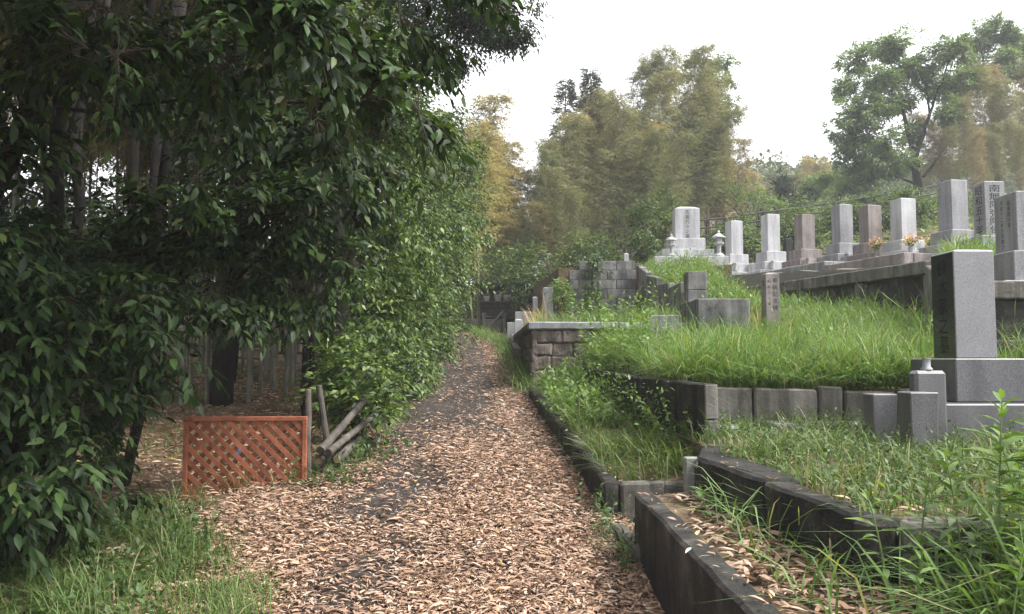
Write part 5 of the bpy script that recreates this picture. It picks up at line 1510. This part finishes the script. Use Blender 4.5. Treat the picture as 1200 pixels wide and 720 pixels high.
# leafy weeds as ground cover
def weed_mass(name, P, h, L, wr, mat, label, k=6, shape='l'):
    D = nrm(rng.normal(0, .35, P.shape) + UP)
    tl = h * rng.uniform(.5, 1.2, len(P))
    lv = twig_leaves(P, D, tl, k, L, wr, .15, 62, .35, .1)
    me = stems_for(P, D, tl, .1, .002)
    o = leaves(name, lv, mat, shape)
    tag(o, label, 'weeds', kind='stuff')
    st = link('stems', me, 'weed_leaf', o)
weed_mass('leafy_weeds', bed_pts('b1', 430, (0, .8), (.35, 1)), .34, .06, .55, 'weed_leaf', 'leafy weeds spilling over the lower bed', 9)
weed_mass('leafy_weeds', np.concatenate([bed_pts('b3', 190, (0, .12), (.35, 1)), bed_pts('b4', 60, (.25, .8), (0, .4))]), .60, .075, .5, 'weed_leaf', 'tall leafy weeds beside the masonry wall', 12)
weed_mass('leafy_weeds', bed_pts('b1', 210, (.72, 1.0), (.10, .85)), .52, .055, .5, 'weed_leaf', 'leafy weeds growing against the dark wall', 12)
weed_mass('leafy_weeds', weed_front, .28, .05, .45, 'weed_leaf', 'leafy weeds spilling over the terrace front', 9)
weed_mass('leafy_weeds', clumped(bed_pts('b3', 420, (.05, 1), (.05, 1)), 1.5, .05), .50, .06, .35, 'weed_leaf', 'leafy weeds mixed into the tall terrace grass', 11)
weed_mass('leafy_weeds', clumped(bed_pts('b3', 60, (.45, .8), (.0, .35)), 1.5, -.2), .30, .055, .5, 'weed_dark', 'dark weeds at the front of the tall terrace grass', 11)
weed_mass('leafy_weeds', clumped(bed_pts('b2', 2000), 2.2, -.3), .20, .032, .5, 'weed_dark', 'small-leaved weeds in the grave plot', 9)
weed_mass('leafy_weeds', bed_pts('b0', 900, (.20, 1), (.2, .50)), .34, .05, .4, 'weed_leaf', 'leafy weeds in the right foreground', 9)
weed_mass('leafy_weeds', bed_pts('b5', 420), .40, .06, .5, 'weed_leaf', 'leafy weeds on the grassy mound', 9)
weed_mass('leafy_weeds', bed_pts('b7', 200, (.05, 1), (.5, 1)), .45, .08, .4, 'weed_leaf', 'leafy weeds behind the right edge headstone', 9)
n = 1500
Yg = rng.uniform(2.9, 5.2, n); Xg = xl(Yg) - .05 - rng.random(n) * 1.5
weed_mass('leafy_weeds', clumped(np.stack([Xg, Yg, gz(Xg, Yg)], 1), 2.5, -.2), .16, .05, .5, 'weed_dark', 'low leafy weeds on the left foreground verge', 6)
n = 40
Yg = rng.uniform(4.2, 5.3, n); Xg = xr(Yg) - .08 - rng.random(n) * .12
weed_mass('leafy_weeds', np.stack([Xg, Yg, .1 * Yg], 1), .26, .045, .35, 'weed_dark', 'spindly weeds at the path edge before the kerb', 9)
weed_mass('leafy_weeds', bed_pts('b3', 40, (.34, .50), (.0, .06)), .22, .07, .6, 'weed_dark', 'broad weeds at the terrace edge above the grey panels', 8)

# vine on the block wall
P = np.stack([rng.normal(1.72, .10, 170) + 0.0, np.full(170, 16.90) - rng.uniform(0, .12, 170), rng.uniform(2.2, 3.75, 170)], 1)
D = nrm(np.stack([rng.normal(0, .6, 170), -np.abs(rng.normal(.5, .3, 170)), rng.normal(0, .5, 170)], 1))
v = thing('climbing_vine', 'dark climbing vine on the grey block wall', 'vine', (1.72, 16.9, 2.2))
b = MB(); b.tube([(0, 0, -.1), (.05, 0, .5), (-.04, 0, 1.0), (.03, 0, 1.5)], [.02, .018, .015, .006], 6); b.build('stem', 'twig_bark', v)
lv = twig_leaves(P - np.array([1.72, 16.9, 2.2]), D, .14, 5, .085, .6, .4)
leaves('foliage', lv, 'weed_dark', 'l', v)
leafy('leafy_shrub', 'yellow-green shrub between the small graves and the block wall', 'shrub', (1.06, 16.4, 2.2), [((1.06, 16.4, 2.1), (1.05, 16.4, 2.9), .02, .008)], [(1.06, 16.4, 2.75, .14, .2, .40), (.98, 16.4, 3.0, .13, .2, .18)], 130, .16, 6, .07, .45, 'weed_leaf', 'l', .3, .2, 40, .2)

# tall single weeds in the right foreground, leaf by leaf
wl_meshes = unit_leaves('b', 'weed_leaf', .27)
def tall_weed(label, x, y, z, H, nl, L):
    o = thing('tall_weed', label, 'weed', (x, y, z), random.uniform(0, 6.28), 'tall weeds in the right foreground')
    lx, ly = random.uniform(-.08, .08), random.uniform(-.08, .08)
    b = MB()
    f = lambda t_: Vector((lx * t_ * t_, ly * t_ * t_, H * t_))
    b.tube([f(i / 6) for i in range(7)], [.0045 * (1 - .6 * i / 6) for i in range(7)], 6)
    b.build('stem', 'weed_leaf', o) if False else link('stem', b.mesh('stem'), 'weed_stem', o)
    for i in range(nl):
        t_ = .25 + .75 * (i / nl) ** .8
        a = i * 2.4 + random.uniform(-.3, .3)
        el = -.25 + .95 * (t_ - .25) / .75 + random.uniform(-.15, .15)
        l = L * (1.0 - .55 * max(0, t_ - .75) / .25) * random.uniform(.8, 1.1)
        c_ = link('leaf', wl_meshes[i % 5], None, o)
        c_.location = f(t_)
        c_.rotation_euler = (random.uniform(-.25, .25), -el, a)
        c_.scale = (l, l, l)
stone_mat('weed_stem', [(0.3, (0.10, 0.16, 0.05)), (0.7, (0.17, 0.22, 0.08))], 6, .6, 0)
TW = [('tallest bright lanceolate weed near the right edge', 1.56, 2.62, .72, 34, .15), ('second tall weed at the right picture edge', 1.66, 2.50, .74, 30, .14), ('tall weed cut by the right picture edge', 1.58, 2.30, .62, 28, .13), ('young weed before the plot wall corner', 1.22, 2.66, .40, 16, .10), ('weed between the corner and the tallest weed', 1.40, 2.56, .40, 18, .10), ('bright seedling on the leaf-filled strip', 0.95, 3.95, .22, 11, .09), ('weed low in the bottom right corner', 1.36, 2.15, .40, 18, .11), ('weed behind the tallest one on the wall', 1.86, 2.75, .66, 24, .12), ('short weed against the front wall face', 1.50, 2.74, .34, 14, .09), ('bushy weed lowest at the right picture edge', 1.47, 2.25, .50, 26, .12), ('leaning weed right of the tallest one', 1.70, 2.68, .60, 26, .13), ('weed leaning over the front wall left of the tallest one', 1.48, 2.68, .52, 24, .13), ('broad weed in front of the second tall weed', 1.55, 2.42, .52, 26, .13), ('small weed beside the long grass below the wall corner', 1.18, 2.40, .30, 14, .09)]
TW += [('bright weed second from the right picture edge low down', 1.62, 2.20, .50, 26, .12), ('bright weed lowest beside the long grass', 1.28, 2.12, .34, 18, .11), ('weed standing just behind the front wall', 1.75, 2.80, .56, 26, .13), ('slim weed right of the wall corner', 1.36, 2.74, .46, 20, .11), ('drooping weed between the two tallest', 1.60, 2.56, .62, 30, .14)]
for lab, x, y, H, nl, L in TW:
    tall_weed(lab, x, y, .71, H, nl, L)

n = 120
Yg = rng.uniform(5.9, 6.9, n); Xg = -1.40 + rng.normal(0, .13, n) + (Yg - 5.9) * .12
weed_mass('leafy_weeds', np.stack([Xg, Yg, gz(Xg, Yg) + .03], 1), .22, .05, .5, 'weed_dark', 'variegated weeds sprouting before the stacked logs', 7)
# debris on the kerb tops
def on_line(p0, p1, z0, z1, n, spread):
    t_ = rng.random(n)
    return np.stack([p0[0] + (p1[0] - p0[0]) * t_ + rng.uniform(0, spread, n), p0[1] + (p1[1] - p0[1]) * t_, z0 + (z1 - z0) * t_ + .006], 1)
P = np.concatenate([on_line((.70, 4.5), (.71, 1.9), .80, .80, 150, .10), on_line((1.04, 4.4), (1.22, 3.0), 1.0, .99, 60, .12), on_line((1.4, 2.88), (2.2, 2.9), .98, .98, 40, .05), on_line((.62, 5.4), (.25, 10.4), .77, 1.18, 90, .1)])
o = leaves('leaf_litter', flat_leaves(P[::2], .05, .16), 'dead_leaf', 'd')
tag(o, 'dry leaves caught on the kerb tops', 'leaves', kind='stuff')

# ------------------------------------------------------------------ humid air
b = MB(); b.box(-420, 420, -80, 420, -14, 75)
hz = link('haze', b.mesh('haze'))
hm_, hnt, hout = new_mat('air')
pv_ = hnt.nodes.new('ShaderNodeVolumePrincipled')
pv_.inputs['Color'].default_value = (0.93, 0.95, 0.98, 1)
pv_.inputs['Density'].default_value = 0.0016
hnt.links.new(pv_.outputs[0], hout.inputs['Volume'])
hz.data.materials.append(hm_)
tag(hz, kind='stuff', label='thin pale haze over the hillside')
